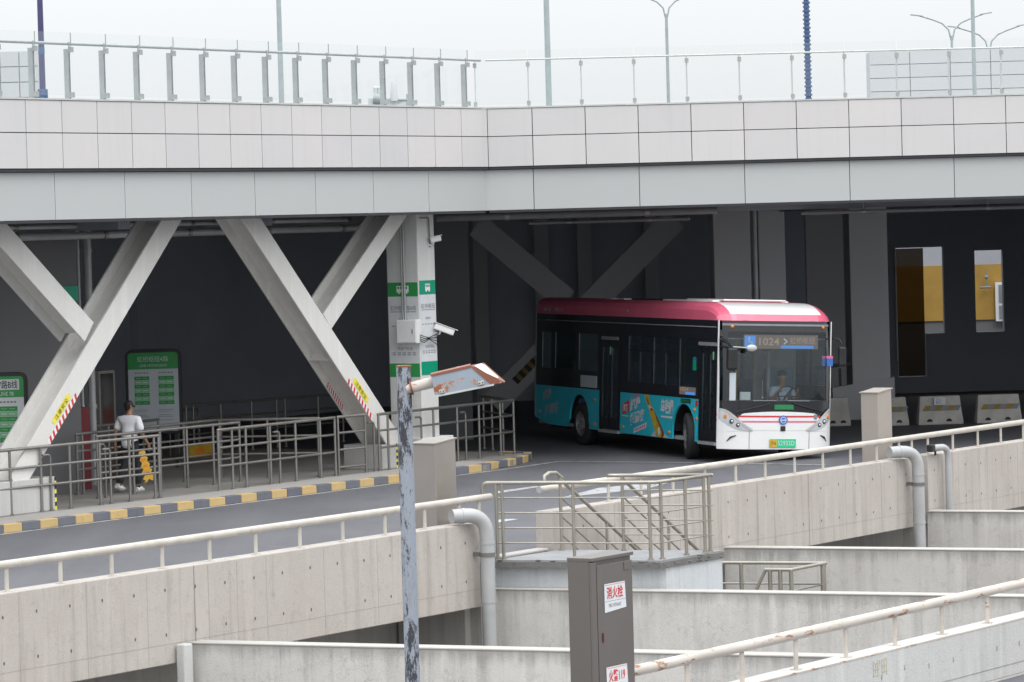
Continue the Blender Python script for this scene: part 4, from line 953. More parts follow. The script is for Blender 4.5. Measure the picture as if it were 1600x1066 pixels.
m = MB(); m.add([lh(673, 584, -hw - .006), lh(735, 569.5, -hw - .006), lh(735, 569.5, hw), lh(673, 584, hw), lh(673.5, 587.5, -hw - .006), lh(735.5, 573.5, -hw - .006)], [(0, 1, 2, 3), (4, 5, 1, 0)]); m.build('top_plate', 'lamprust', t)
m = MB(); m.add([lh(735, 569.5, -hw - .006), lh(789, 596, -hw - .006), lh(789, 596, hw * .4), lh(756, 568, hw), lh(738, 574, -hw - .006), lh(768, 600, -hw - .006)], [(0, 1, 2, 3), (4, 5, 1, 0)]); m.build('nose_plate', 'lamprust', t)
m = MB(); m.add([lh(741, 571.0, -hw * .8) + UP * .003, lh(776, 592, -hw * .8) + UP * .004, lh(779, 590.5, hw * .1) + UP * .004, lh(754, 569, hw * .8) + UP * .003], [(0, 1, 2, 3)]); m.build('bare_patch', 'lampwhite', t)
m = MB(); a, b = lh(679, 617.5, -hw), lh(772, 599, -hw); m.ob(a - UP * .012 - Vector((0, .008, 0)), b - a, Vector((0, 2 * hw, 0)), (0, 0, .016)); m.build('glass_frame', 'railpale', t)
for x, y in ((691, 610), (752, 597)):
    q = lh(x, y, -hw - .012); m = MB(); m.box(q, (.046, .02, .03), (1, 0, .2), (0, 1, 0), (-.2, 0, 1)); m.build('clip', 'railpaint', t, bevel=.003)
    for dx in (-.012, .012): m = MB(); m.sphere(q + Vector((dx, -.012, dx * .2)), .0055, 6, 4); m.build('screw', 'black', t)

# ================================================================ QUEUE RAILINGS
ZP = .134
def queue(label, e0, e1, cols, h=1.13, bars=(.46, .80), hooks=(), curl0=False, curl1=False, rt=.030, rb=.023, pr=.026, returns=True, r0=True):
    a, b = G(*e0, ZP), G(*e1, ZP); d = XY(b - a).normalized(); t = thing('queue_railing', label, 'railing', a, 0, None)
    m = MB(); m.tube([a + UP * h, b + UP * h], rt, 10); m.sphere(a + UP * h, rt); m.sphere(b + UP * h, rt); m.build('top_rail', 'steel', t)
    for z in bars: m = MB(); m.tube([a + UP * z, b + UP * z], rb, 8); m.build('bar', 'steel', t)
    for x in cols:
        c = lin(a, d, x, ZP); m = MB(); postm(m, c, h - .02, pr); m.build('post', 'steel', t)
    for x in hooks:
        c = lin(a, d, x, ZP); m = MB(); m.arc(c, c + UP * .98, c + UP * .98 - d * .20, .022, 8, 6); m.tube([c, c + UP * .03], .035, 8); m.build('hook_post', 'steel', t)
    return t
queue('frontmost queue railing at the left picture edge, ending beside the walking man', (-40, 812), (249.5, 778), (-30, 18, 66, 111, 158, 204, 243, 250), hooks=(81, 174))
queue('second row queue railing passing behind the walking man', (154, 779), (376, 752), (154, 210, 252, 294, 335, 376), hooks=(166,))
queue('third row queue railing with a bent end, left of the walking man', (122, 773), (347, 745), (122, 131, 289, 346), h=1.12)
queue('fourth row queue railing, deepest behind the leftmost strut', (94, 764), (250, 744), (100, 172, 250), h=1.12)
queue('front queue railing between the walking man and the middle strut', (343, 767.5), (525, 743.5), (343, 364.5, 386, 424, 463.5, 502, 525), hooks=(438.5,))
t = queue('short gate section of front queue railing before the middle plinth', (530, 742.5), (572.5, 738), (530, 572.5), bars=(.15, .49, .82))
queue('long front queue railing from the middle plinth past the signed column to the platform nose', (593, 736.5), (804, 709), (593.5, 608, 644, 679, 716, 750, 783, 804), hooks=(586, 660, 729), h=1.12)['label'] = 'long front queue railing passing the signed column to the platform nose'
queue('short cross railing at the platform nose running back into the hall', (803, 709), (753, 700.5), (787, 770, 757), h=1.12)
queue('dim railing across the hall behind the front queue rails, right of the map board', (344, 747), (500, 744.5), (345, 420, 499), h=1.13, bars=(.46, .80))
queue('farthest dim queue railing, upright in the dark of the hall', (293, 712), (540, 690), (293, 304, 347, 395, 434, 447, 499, 537), h=1.08, bars=(.45, .78))
# wet-floor sign and yellow box
# ================================================================ SIGN BOARDS ON THE PLATFORM
def board(label, xl, xr, ytop, ybot, Y, title, sub, dimmer, cols, ztop_h, only_right=False):
    """route board facing the camera side; frame, header, sheet, green table cells"""
    p = Dp(xl, ybot, Y); q = Dp(xr, ybot, Y); zt_ = Dp((xl + xr) / 2, ytop, Y).z; zb_ = Dp((xl + xr) / 2, ybot, Y).z
    d = Vector((1, .02, 0)).normalized(); wd = q.x - p.x; ht = zt_ - zb_; o = Vector((p.x, Y, zb_)); n = Vector((d.y, -d.x, 0))
    t = thing('route_board', label, 'sign board', Vector((p.x, Y, .13)))
    def rr(x0, y0, x1, y1, r):
        pts = []
        for cx, cy, a0 in ((x1 - r, y0 + r, -90), (x1 - r, y1 - r, 0), (x0 + r, y1 - r, 90), (x0 + r, y0 + r, 180)):
            for k in range(5): a = rad(a0 + 22.5 * k); pts.append((cx + r * math.cos(a), cy + r * math.sin(a)))
        return pts
    m = MB(); m.prism([o + d * x + UP * y for x, y in rr(-.06, -.06, wd + .06, ht + .07, .14)], -n * .16); m.build('frame', 'black', t, bevel=.01)
    fr_ = (o, d, UP); m = MB(); m.decal(fr_, rr(0, 0, wd, ht, .07), .004); m.build('sheet', dimmer, t)
    hh = ht * .21; m = MB(); top = [(0, ht - hh)] + [(wd, ht - hh)] + [pt for pt in rr(0, 0, wd, ht, .07)[5:15]]; m.decal(fr_, top, .007); m.build('header', 'green', t)
    m = MB(); xo = 0 if not only_right else wd * .5
    if only_right:
        m.rect(fr_, wd * .395, ht - hh * .64, wd * .935, ht - hh * .14, .010); m.build('title_patch', 'poster', t)
        m = MB(); m.text(title, fr_, wd * .425, ht - hh * .59, wd * .485, hh * .40, .013, bold=.012); m.build('title_lettering', 'ink', t)
        m = MB(); m.text(sub, fr_, wd * .63, ht - hh * .92, wd * .22, hh * .18, .010); m.build('subtitle_lettering', 'poster', t)
    else:
        m.text(title, fr_, wd * .19, ht - hh * .56, wd * .62, hh * .34, .010); m.text(sub, fr_, wd * .24, ht - hh * .88, wd * .54, hh * .18, .010); m.build('title_lettering', 'poster_dim', t)
    for (cx0, cx1) in cols:
        for i in range(7):
            y1 = ht * (.70 - i * .052); m = MB(); m.rect(fr_, wd * cx0, y1 - ht * .048, wd * cx1, y1, .008); m.build('table_cell', 'green' if i % 2 == 0 else 'greenpale', t)
            m = MB()
            for s_ in (.12, .56): m.rect(fr_, wd * (cx0 + (cx1 - cx0) * s_), y1 - ht * .028, wd * (cx0 + (cx1 - cx0) * (s_ + .3)), y1 - ht * .020, .011)
            m.build('cell_print', 'poster' if i % 2 else 'greenpale', t)
        m = MB(); cx = (cx1 - cx0)
        for i in range(5): m.rect(fr_, wd * (cx0 + cx * (.05 + .19 * i)), ht * .735, wd * (cx0 + cx * (.05 + .19 * i + .13)), ht * .752, .008)
        for i in range(7):
            if i % 3 != 2: m.rect(fr_, wd * (cx0 - .02), ht * (.27 - .022 * i), wd * (cx1 - .02 - .05 * (i % 2)), ht * (.276 - .022 * i), .008)
        m.build('small_print', 'greyink', t)
    for x_ in (.08, .92):
        m = MB(); m.ob(Vector((p.x, Y, .13)) + d * (wd * x_ - .03) - n * .05, d * .06, -n * .06, (0, 0, zb_ - .13)); m.build('foot', 'black', t)
    return t
board('partly cut off black framed route board at the left edge reading 7路B线', -62, 41, 589, 745, 64.3, '虹桥7路B线', 'LINE 7B', 'poster', ((.62, .90),), 0, True)
board('dim route board with green header behind the walking man', 203, 281, 551, 674, 73.5, '虹桥枢纽4路', 'LINE HONGQIAO', 'poster_dim', ((.12, .42), (.60, .91)), 0)
# low metal frame fence by the board
q = G(225, 716, ZP); t = thing('low_barrier', 'low dark barrier frame standing before the dim route board', 'barrier', q)
m = MB(); m.arc(q, q + UP * .95, q + UP * .95 + U * .95, .03, 8, 6); m.arc(q + U * 1.9 , q + U * 1.9 + UP * .95, q + UP * .95 + U * .95, .03, 8, 6); m.build('frame', 'steel', t)
for k in range(1, 6): m = MB(); m.tube([q + U * (.3 * k), q + U * (.3 * k) + UP * .93], .018, 6); m.build('upright', 'steel', t)
# yellow caution stand beside the man: tall folding panel with notched sides
a = Dp(221, 705, 66.2); b = Dp(234, 752, 66.0)
t = thing('caution_stand', 'yellow notched plastic caution stand leaning beside the walking man', 'caution sign', XY(b, .14))
dn = (b - a).normalized(); sx = Vector((.93, 0, .28)).normalized()
outl = []; nt_ = 5; L = (b - a).length
for i in range(nt_):
    f = i / nt_; wv = .055 + .04 * f
    outl += [(f * L, wv * .8), (f * L + L / nt_ * .35, wv * 1.25), (f * L + L / nt_ * .8, wv * .75)]
outl += [(L, .12), (L, .05), (L - .05, .0)]
pts = [a + dn * l + sx * w_ for l, w_ in outl] + [a + dn * l - sx * w_ for l, w_ in reversed(outl[:-1])]
m = MB(); m.prism(pts, Vector((0, .03, 0))); m.build('panel', 'yellow', t)
m = MB()
for i in range(1, 4): c = a + dn * (L * (i + .4) / nt_); m.box(c - Vector((0, .004, 0)), (.08, .006, .04), sx, (0, 1, 0), dn)
tag(m.build('orange_print', 'orange', t), kind='stuff')
c0 = G(296, 717, ZP); c1 = G(332, 713, ZP); m = MB(); t = thing('yellow_box', 'low yellow plastic barrier box in the shade behind the queue rails', 'barrier', c0)
m.ob(c0, c1 - c0, Vector((-.1, .35, 0)), (0, 0, .28)); m.build('body', 'yellow', t, bevel=.03)
m = MB(); e = c1 - c0; m.ob(c0 + e * .3 - Vector((0, .01, 0)) + UP * .10, e * .35, Vector((0, .008, 0)), (0, 0, .10)); m.build('print_patch', 'orange', t)

# ================================================================ PEOPLE
def skinned(name, chains, mat, parent=None, loc=None, sub=2, root=0):
    """chains: list of (points, radii); first point of later chains may equal an existing point"""
    vs, rs, es = [], [], []; idx = {}
    def vid(p, r):
        k = tuple(round(x, 4) for x in p)
        if k not in idx: idx[k] = len(vs); vs.append(Vector(p)); rs.append(r)
        return idx[k]
    for pts, rr in chains:
        ids = [vid(p, r) for p, r in zip(pts, rr)]
        for a, b in zip(ids[:-1], ids[1:]): es.append((a, b))
    org = WO[parent] if parent is not None else Vector(loc)
    me = bpy.data.meshes.new("tmp"); me.from_pydata([tuple(v - org) for v in vs], es, []); me.update()
    o = bpy.data.objects.new("tmp", me); COL.objects.link(o); sk = o.modifiers.new("s", 'SKIN'); sk.use_smooth_shade = True
    for i, r in enumerate(rs):
        d = me.skin_vertices[0].data[i]; d.radius = r if isinstance(r, tuple) else (r, r); d.use_root = (i == root)
    ss = o.modifiers.new("ss", 'SUBSURF'); ss.levels = sub; ss.render_levels = sub
    dg = bpy.context.evaluated_depsgraph_get(); dg.update(); nm = bpy.data.meshes.new_from_object(o.evaluated_get(dg))
    bpy.data.objects.remove(o); nm.name = name; nm.materials.clear(); nm.materials.append(MT[mat])
    for p_ in nm.polygons: p_.use_smooth = True; p_.material_index = 0
    q = bpy.data.objects.new(name, nm); return reg(q, parent, org, False)
def person(label, base, face, s, head=None):
    """base: point between the feet; face: heading; s: height scale for 1.72 m"""
    fw = Vector(face).normalized(); rt = Vector((fw.y, -fw.x, 0)); t = thing('person', label, 'person', base)
    B = lambda f, r, z: Vector(base) + fw * (f * s) + rt * (r * s) + UP * (z * s)
    hips = B(0, 0, .92); 
    legR = [B(0, .10, .90), B(.09, .10, .50), B(-.02 + .10, .10, .09)]; legL = [B(0, -.10, .90), B(-.04, -.10, .50), B(-.27, -.09, .13)]
    torso = [hips, B(0, 0, 1.08), B(.01, 0, 1.26), B(0, 0, 1.38), B(.01, 0, 1.46), B(.03, 0, 1.53)]
    armR = [B(0, 0, 1.38), B(0, .20, 1.37), B(.03, .27, 1.10), B(.17, .30, .90)]
    armL = [B(0, 0, 1.38), B(0, -.20, 1.37), B(-.10, -.25, 1.12), B(-.10, -.27, .92)]
    handR = [B(.17, .30, .90), B(.21, .30, .84)]; handL = [B(-.10, -.27, .92), B(-.08, -.27, .85)]
    ch = [(torso, [.10 * s, .09 * s, .10 * s, .09 * s, .05 * s, .05 * s]), (armR, [.09 * s, .055 * s, .042 * s, .030 * s]), (armL, [.09 * s, .055 * s, .042 * s, .030 * s]),
          (handR, [.03 * s, (.022 * s, .038 * s)]), (handL, [.03 * s, (.022 * s, .038 * s)]),
          ([hips, legR[0], legR[1], legR[2]], [.1 * s, .075 * s, .052 * s, .036 * s]), ([hips, legL[0], legL[1], legL[2]], [.1 * s, .075 * s, .052 * s, .036 * s])]
    for hb, hd in ((handR[1], fw), (handL[1], fw)):
        for k in range(4):
            o_ = fw * ((k - 1.5) * .017 * s); L_ = (.055, .065, .06, .048)[k] * s
            ch.append(([hb, hb + o_ - UP * .035 * s, hb + o_ * 1.1 - UP * (.035 * s + L_ * .5) + rt * 0, hb + o_ * 1.1 - UP * (.035 * s + L_ * .9) + (fw * .008)], [.025 * s, .0095 * s, .0088 * s, .007 * s]))
        ch.append(([hb, hb + fw * .04 * s - UP * .01 * s, hb + fw * .055 * s - UP * .05 * s], [.025 * s, .010 * s, .008 * s]))
    ch.append(([B(.03, 0, 1.53), B(.045, 0, 1.60), B(.035, 0, 1.67)], [.05 * s, (.075 * s, .085 * s), (.072 * s, .082 * s)]))
    body = skinned('body', ch, 'skin', t)
    m = MB(); hc = B(.045, 0, 1.615); fw = head.normalized() if head is not None else fw; rt = Vector((fw.y, -fw.x, 0))
    # nose, ears
    m.sphere(hc + fw * .098 * s - UP * .005 * s, (.017 * s,) * 3, 8, 6)
    for sg in (-1, 1): m.sphere(hc + rt * sg * .083 * s - fw * .005 * s, (.016 * s, .016 * s, .03 * s), 8, 6)
    m.build('face_features', 'skin', t)
    m = MB(); m.sphere(hc - fw * .022 * s + UP * .034 * s, (.092 * s, .092 * s, .088 * s), 16, 10); m.sphere(hc - fw * .035 * s - UP * .01 * s, (.075 * s, .075 * s, .075 * s), 14, 8); m.build('hair', 'hair', t)
    sm = [(torso[:5], [.145 * s, .135 * s, .155 * s, .135 * s, .066 * s]), ([torso[3], armR[1], (armR[1] + (armR[2] - armR[1]) * .85)], [.12 * s, .088 * s, .082 * s]), ([torso[3], armL[1], (armL[1] + (armL[2] - armL[1]) * .85)], [.12 * s, .088 * s, .082 * s])]
    fw = Vector(face).normalized(); rt = Vector((fw.y, -fw.x, 0))
    return t, B, fw, rt, sm, legR, legL, hips, hc
base = G(205, 768, ZP)
t, B, fw, rt, sm, legR, legL, hips, hc = person('man in a white t-shirt and sunglasses walking away behind the front queue railing', base, (.50, .86, 0), .98, Vector((.93, .36, 0)))
s = .98
skinned('tshirt', [([B(0, 0, .80), B(0, 0, .96), B(0, 0, 1.12), B(.01, 0, 1.27), B(0, 0, 1.38), B(.01, 0, 1.45)], [.185 * s, .178 * s, .16 * s, .165 * s, .14 * s, .07 * s])] + sm[1:], 'shirt', t)
skinned('trousers', [([hips, legR[0], legR[1], legR[2] + UP * .03], [.115 * s, .095 * s, .085 * s, .075 * s]), ([hips, legL[0], legL[1], legL[2] + UP * .03], [.115 * s, .095 * s, .085 * s, .075 * s])], 'trousers', t)
for q, tip in ((legR[2], 0), (legL[2], .05)):
    m = MB(); c = q - UP * .045 + fw * .06; dd = (fw - UP * .25 * (1 if tip else 0)).normalized(); uu = rt.cross(dd) * 1
    m.sphere(c - UP * .0, (.07, .07, .05), 12, 8); m.tube([q - fw * .06 - UP * .05 + UP * tip, q + fw * .06 - UP * .06, q + fw * .17 - UP * .07 ], [.048, .05, .032], 10); m.build('shoe', 'white', t)
    m = MB(); m.tube([q + fw * .0 - UP * .005, q + fw * .075 - UP * .03], [.045, .03], 8); m.build('shoe_tongue', 'ink', t)
hf = Vector((.93, .36, 0)).normalized(); hr = Vector((hf.y, -hf.x, 0)); m = MB(); m.box(hc + hf * .074 + UP * .004, (.02, .13, .032), hf, hr, UP); [m.box(hc + hf * .03 + hr * sg * .082 + UP * .014, (.11, .006, .010), hf, hr, UP) for sg in (-1, 1)]; m.build('sunglasses', 'black', t, bevel=.004)

# ================================================================ ROAD BARRIERS AND BLOCKS UNDER THE FAR DECK
def jersey(label, x0, x1, Y, sign=False, stripes=True):
    p = Dp(x0, 660, Y); q = Dp(x1, 660, Y); L = q.x - p.x; t = thing('concrete_barrier', label, 'barrier', (p.x, Y, 0)); d = Vector((1, .05, 0)).normalized(); n = Vector((d.y, -d.x, 0))
    o = Vector((p.x, Y, 0)); hgt = .66
    prof = [(-.02, 0), (-.02, .12), (.03, .30), (.09, hgt), (.26, hgt), (.32, .30), (.37, .12), (.37, 0)]
    m = MB(); sh = .06
    a = [o - n * x + UP * z + d * (0 if z < .2 else sh * (z / hgt)) for x, z in prof]; b = [o - n * x + UP * z + d * (L - (0 if z < .2 else sh * (z / hgt))) for x, z in prof]
    k = len(a); m.add(a + b, [tuple(range(k)), tuple(range(2 * k - 1, k - 1, -1))] + [(i, i + k, (i + 1) % k + k, (i + 1) % k) for i in range(k)]); m.build('body', 'barrierconc', t, bevel=.02)
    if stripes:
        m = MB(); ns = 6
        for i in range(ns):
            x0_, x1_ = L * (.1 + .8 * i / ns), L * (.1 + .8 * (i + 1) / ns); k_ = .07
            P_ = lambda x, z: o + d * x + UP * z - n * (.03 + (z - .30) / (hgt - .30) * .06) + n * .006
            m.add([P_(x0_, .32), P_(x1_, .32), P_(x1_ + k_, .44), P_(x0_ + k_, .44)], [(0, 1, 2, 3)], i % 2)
        m.build('painted_stripes', ['shadeyellow', 'greyink'], t)
    m = MB()
    for f in (.25, .68): c = o + d * L * f + n * .024 + UP * .07; m.add([c + d * (.07 * math.cos(a_)) + UP * (.07 * math.sin(a_)) for a_ in [i * math.pi / 8 for i in range(9)]], [tuple(range(9))])
    tag(m.build('lifting_slot', 'gap', t), kind='stuff')
    if sign: m = MB(); c = o + d * L * .36 + n * .0 + UP * .46; m.ob(c, d * .27, -n * -.01, (0, 0, .17)); m.build('notice', 'poster', t); m = MB(); m.text('小心\n慢行', (c + n * .011, d, UP), .04, .02, .12, .13, .003); m.build('lettering', 'blue', t)
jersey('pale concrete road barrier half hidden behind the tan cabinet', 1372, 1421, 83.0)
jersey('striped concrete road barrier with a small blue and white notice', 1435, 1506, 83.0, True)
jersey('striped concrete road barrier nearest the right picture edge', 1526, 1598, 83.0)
jersey('plain low concrete barrier just right of the bus front', 1292, 1330, 83.5, False, False)
p = Dp(1296, 640, 87); q = Dp(1392, 640, 87); t = thing('ramp_wall', 'grey waist-high wall with a dark rail on top, behind the bus front', 'low wall', (p.x, 87, 0))
m = MB(); m.prism([Vector((p.x, 86, 0)), Vector((q.x, 86, 0)), Vector((q.x, 86, 1.0)), Vector((p.x, 86, .78))], (0, .3, 0)); m.build('wall_face', 'hall_light', t)
zz = 0.86; m = MB(); a = Vector((p.x - .5, 86.1, 1.22)); b = Vector((Dp(1344, 600, 86.1).x, 86.1, 1.32)); m.ob(a, b - a, (0, .06, 0), (0, 0, .08)); m.build('rail', 'black', t)
for x in (1311, 1336): c = Dp(x, 600, 86.12); m = MB(); m.ob((c.x, 86.11, .7), (.06, 0, 0), (0, .05, 0), (0, 0, .54)); m.build('rail_post', 'black', t)

# ================================================================ ABOVE AND BEYOND THE DECK
def mast(name, label, cat, x0, x1, y0, y1, Y, r0, r1, mat, base=None):
    a = Dp(x1, y1, Y); b = Dp(x0, y0, Y); top = Vector((a.x, a.y, b.z + 2.5)); bot = Vector((a.x, a.y, 6.6)); t = thing(name, label, cat, bot)
    m = MB(); m.tube([bot, top], [r1, r0], 12); m.build('shaft', mat, t); return t, a
t, a = mast('flag_pole', 'dark violet pole with a box at its foot, at the upper left', 'pole', 62, 67, 0, 150, 66, .045, .06, 'poledark')
a = Vector((a.x, a.y, 7.3)); m = MB(); m.box(a + UP * .22, (.17, .17, .24)); m.tube([a + UP * .98, a + UP * 1.12], .06, 10); m.build('foot_box', 'poleblue', t, bevel=.01)
mast('pale_pole', 'slim pale grey pole rising behind the left balustrade', 'pole', 435, 440, 0, 158, 90, .05, .075, 'polegrey')
t, a = mast('pale_pole', 'thicker pale grey pole rising behind the right balustrade near the corner', 'pole', 853, 858, 0, 165, 86, .06, .075, 'polegrey')
mast('pale_pole', 'slim pale grey pole between the two far street lights at the upper right', 'pole', 1520, 1523, 0, 150, 100, .05, .06, 'polegrey')
t, a = mast('wrapped_pole', 'blue pole wrapped in rings of lamp strings at the upper right', 'pole', 1259, 1263.5, 0, 157, 86, .06, .065, 'poleblue')
m = MB()
for i in range(60): z = 7.3 + i * .10; m.tube([(a.x, a.y, z), (a.x, a.y, z + .045)], .082 + .012 * (i % 2), 8)
tag(m.build('light_strings', 'poleblue', t), kind='stuff')
def twinlight(label, xb, yb, xj, yj, Y, span=1.25, rise=.72):
    J = Dp(xj, yj, Y); t = thing('street_light', label, 'street light', (J.x, J.y, 6))
    m = MB(); m.tube([(J.x, J.y, 6), (J.x, J.y, J.z - .3), (J.x, J.y, J.z)], [.07, .055, .05], 10); m.build('shaft', 'polegrey', t)
    k = Y / 150 
    for sg in (-1, 1):
        m = MB(); P = [J - UP * .3 * k, J + Vector((sg * .12 * k, 0, .25 * k)), J + Vector((sg * .38 * k, 0, .52 * k)), J + Vector((sg * .75 * k, 0, .68 * k)), J + Vector((sg * 1.35 * k, 0, .88 * k))]
        m.tube(P, [.035 * k] * 5, 8); m.build('arm', 'polegrey', t)
        m = MB(); m.box(P[-1] + Vector((sg * .1 * k, 0, .01)), (.5 * k, .16, .05 * k), (1, 0, sg * .14), (0, 1, 0), (-sg * .14, 0, 1)); m.build('lamp_head', 'polegrey', t, bevel=.01)
twinlight('tall twin-armed street light rising mid picture beyond the balustrade', 1044, 160, 1041, 22, 130)
twinlight('left one of the two far twin-armed street lights at the upper right', 1488, 150, 1487, 56, 160)
twinlight('right and lower one of the two far twin-armed street lights at the upper right', 1546, 150, 1545, 74, 178)
def farblock(label, x0, x1, ytop, Y, cols_, rows, hgt):
    p = Dp(x0, ytop, Y); q = Dp(x1, ytop, Y); t = thing('panel_building', label, 'building', (p.x, Y, 6)); wd = (q.x - p.x)
    m = MB(); m.ob((p.x + .02, Y + .08, 6), (wd - .04, 0, 0), (0, 1.5, 0), (0, 0, p.z - 6 - .02)); m.build('core', 'hazecore', t)
    cw, rh = wd / cols_, hgt; z = p.z; i = 0
    while z > 6.2:
        for c in range(cols_): m = MB(); m.ob((p.x + c * cw + .015, Y, z - rh + .014), (cw - .03, 0, 0), (0, .07, 0), (0, 0, rh - .028)); m.build('panel', 'hazepanel', t)
        z -= rh
    return t
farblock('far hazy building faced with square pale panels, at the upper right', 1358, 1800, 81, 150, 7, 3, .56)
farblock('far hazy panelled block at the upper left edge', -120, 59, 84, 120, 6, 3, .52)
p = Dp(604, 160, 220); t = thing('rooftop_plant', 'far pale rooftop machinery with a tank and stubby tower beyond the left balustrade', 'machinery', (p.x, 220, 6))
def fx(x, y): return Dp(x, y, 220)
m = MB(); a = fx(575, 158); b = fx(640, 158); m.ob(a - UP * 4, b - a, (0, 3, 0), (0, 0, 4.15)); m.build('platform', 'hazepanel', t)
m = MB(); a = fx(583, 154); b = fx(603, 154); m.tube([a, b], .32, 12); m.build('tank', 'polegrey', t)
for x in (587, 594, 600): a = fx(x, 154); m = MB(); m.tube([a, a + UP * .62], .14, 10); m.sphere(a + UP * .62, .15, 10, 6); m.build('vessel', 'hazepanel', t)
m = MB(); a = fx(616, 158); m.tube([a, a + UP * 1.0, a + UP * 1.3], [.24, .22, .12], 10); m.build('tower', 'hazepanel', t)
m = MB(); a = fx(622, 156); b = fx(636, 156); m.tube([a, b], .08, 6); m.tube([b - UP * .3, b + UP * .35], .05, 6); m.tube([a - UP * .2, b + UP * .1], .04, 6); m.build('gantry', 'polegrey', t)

# ================================================================ THE BUS
FB = Vector((3.59, -9.8, 0)).normalized(); LB_ = Vector((-FB.y, FB.x, 0))          # forward, left
L = 10.4; HW = 1.25
SXB = 1.03; O = Vector((4.14, 71.6, 0)) - FB * (L * SXB) + LB_ * HW
bus = thing('city_bus', 'pink, black and teal single deck city bus with a beer advertisement, turning out of the hall', 'bus', O, math.atan2(FB.y, FB.x))
THB = rad(2.7); bus.scale = (SXB, 1, 1); bus.rotation_euler = (-THB, 0, math.atan2(FB.y, FB.x))
bus['label'] = 'single deck city bus with pink roof and teal sides carrying a bottle advertisement'
def P3(x, y, z): return Vector((x, y, z))
def bb(m, x0, x1, y0, y1, z0, z1, mi=0): return m.ob((x0, y0, z0), (x1 - x0, 0, 0), (0, y1 - y0, 0), (0, 0, z1 - z0), mi)
def B(m, name, mats, parent=bus, bevel=0.): return m.build(name, mats, parent, bevel=bevel, local=True)
def frange(a, b, n): return [a + (b - a) * i / n for i in range(n + 1)]
ARC = [(2.68, .50, .57), (8.43, .50, .58)]
def zlow(x, base=.33):
    z = base if x > .9 else base + .14 * (1 - x / .9)
    for xc, zc_, R in ARC:
        if abs(x - xc) < R: z = max(z, zc_ + math.sqrt(R * R - (x - xc) ** 2))
    return z
XE = 10.10
def Fx(y): a = min(abs(y) / HW, 1.0); return L - .10 * a * a - .20 * a ** 7
def rec(z): return .0 if z < 1.0 else .10 * ((z - 1.0) / 1.8) ** 2
def lower(side, x0, x1, z1, mat, name, base=.33):
    xs = sorted(set(frange(x0, x1, 16) + [xc + R * math.cos(a) for xc, zc_, R in ARC for a in frange(0, math.pi, 18) if x0 < xc + R * math.cos(a) < x1]))
    y = side * HW; yi = side * (HW - .04); m = MB(); n = len(xs)
    o_ = [P3(x, y, zlow(x, base)) for x in xs] + [P3(x, y, z1) for x in xs]; i_ = [P3(x, yi, zlow(x, base)) for x in xs] + [P3(x, yi, z1) for x in xs]
    vs = o_ + i_; fs = []
    for i in range(n - 1):
        f = (i, i + 1, n + i + 1, n + i); g = (2 * n + i, 3 * n + i, 3 * n + i + 1, 2 * n + i + 1); e = (i, 2 * n + i, 2 * n + i + 1, i + 1); h = (n + i, n + i + 1, 3 * n + i + 1, 3 * n + i)
        if side > 0: f, g, e, h = f[::-1], g[::-1], e[::-1], h[::-1]
        fs += [f, g, e, h]
    m.add(vs, fs); m.ob(P3(x0, yi, zlow(x0, base)), (0, y - yi, 0), (.004, 0, 0), (0, 0, z1 - zlow(x0, base))); return B(m, name, mat)
Z1 = 1.20
lower(-1, 0.0, 3.84, Z1, 'busteal', 'rear_side_panel'); lower(-1, 5.03, 9.17, Z1, 'busteal', 'advert_side_panel'); lower(1, 0, XE, Z1, 'busteal', 'side_panel')
# black window band: sills, headers, pillars
WR = [(.37, .93), (1.18, 2.40), (2.60, 3.72)]; WM = [(5.45, 6.70), (6.80, 8.07), (8.16, 9.10)]
m = MB()
for a, b, z in ((0, 3.84, 1.60), (5.03, 9.17, 1.44)): bb(m, a, b, -HW, -HW + .05, Z1 + .003, z)
bb(m, 0, XE - .03, -HW, -HW + .05, 2.42, 2.82)
for a, b, z in ((0, .37, 1.6), (.93, 1.18, 1.6), (2.40, 2.60, 1.6), (3.72, 3.84, 1.6), (5.03, 5.45, 1.44), (6.70, 6.80, 1.44), (8.07, 8.16, 1.44), (9.10, 9.17, 1.44)): bb(m, a, b, -HW, -HW + .05, z, 2.42)
B(m, 'window_band', 'busblack')
m = MB(); bb(m, 0, XE, HW - .05, HW, Z1 + .003, 1.5); bb(m, 0, XE, HW - .05, HW, 2.42, 2.82)
for a, b in ((0, 1.0), (2.5, 2.62), (4.1, 4.22), (5.8, 5.92), (7.5, 7.62), (9.2, 9.32), (10.0, XE)): bb(m, a, b, HW - .05, HW, 1.5, 2.42)
B(m, 'far_window_band', 'busblack')
m = MB(); m.tube([P3(.15, -HW - .012, 2.68), P3(XE - .1, -HW - .012, 2.68)], .012, 6); B(m, 'rain_gutter', 'greyink')
for a, b in WR + WM:
    z0 = 1.6 if a < 4 else 1.44
    w_ = MB(); bb(w_, a + .004, b - .004, -HW + .010, -HW + .016, z0 + .004, 2.416); wi = B(w_, 'side_window', 'busglass')
    if a in (5.45, 6.80): w_ = MB(); bb(w_, a, b, -HW - .006, -HW + .03, 2.10, 2.125); bb(w_, (a + b) / 2 - .01, (a + b) / 2 + .01, -HW - .006, -HW + .03, z0, 2.10); w_.build('window_bar', 'busblack', wi, local=True)
for a, b in ((1.0, 2.5), (2.62, 4.1), (4.22, 5.8), (5.92, 7.5), (7.62, 9.2), (9.32, 10.0)): w_ = MB(); bb(w_, a, b, HW - .03, HW - .024, 1.504, 2.416); B(w_, 'side_window', 'busglass')
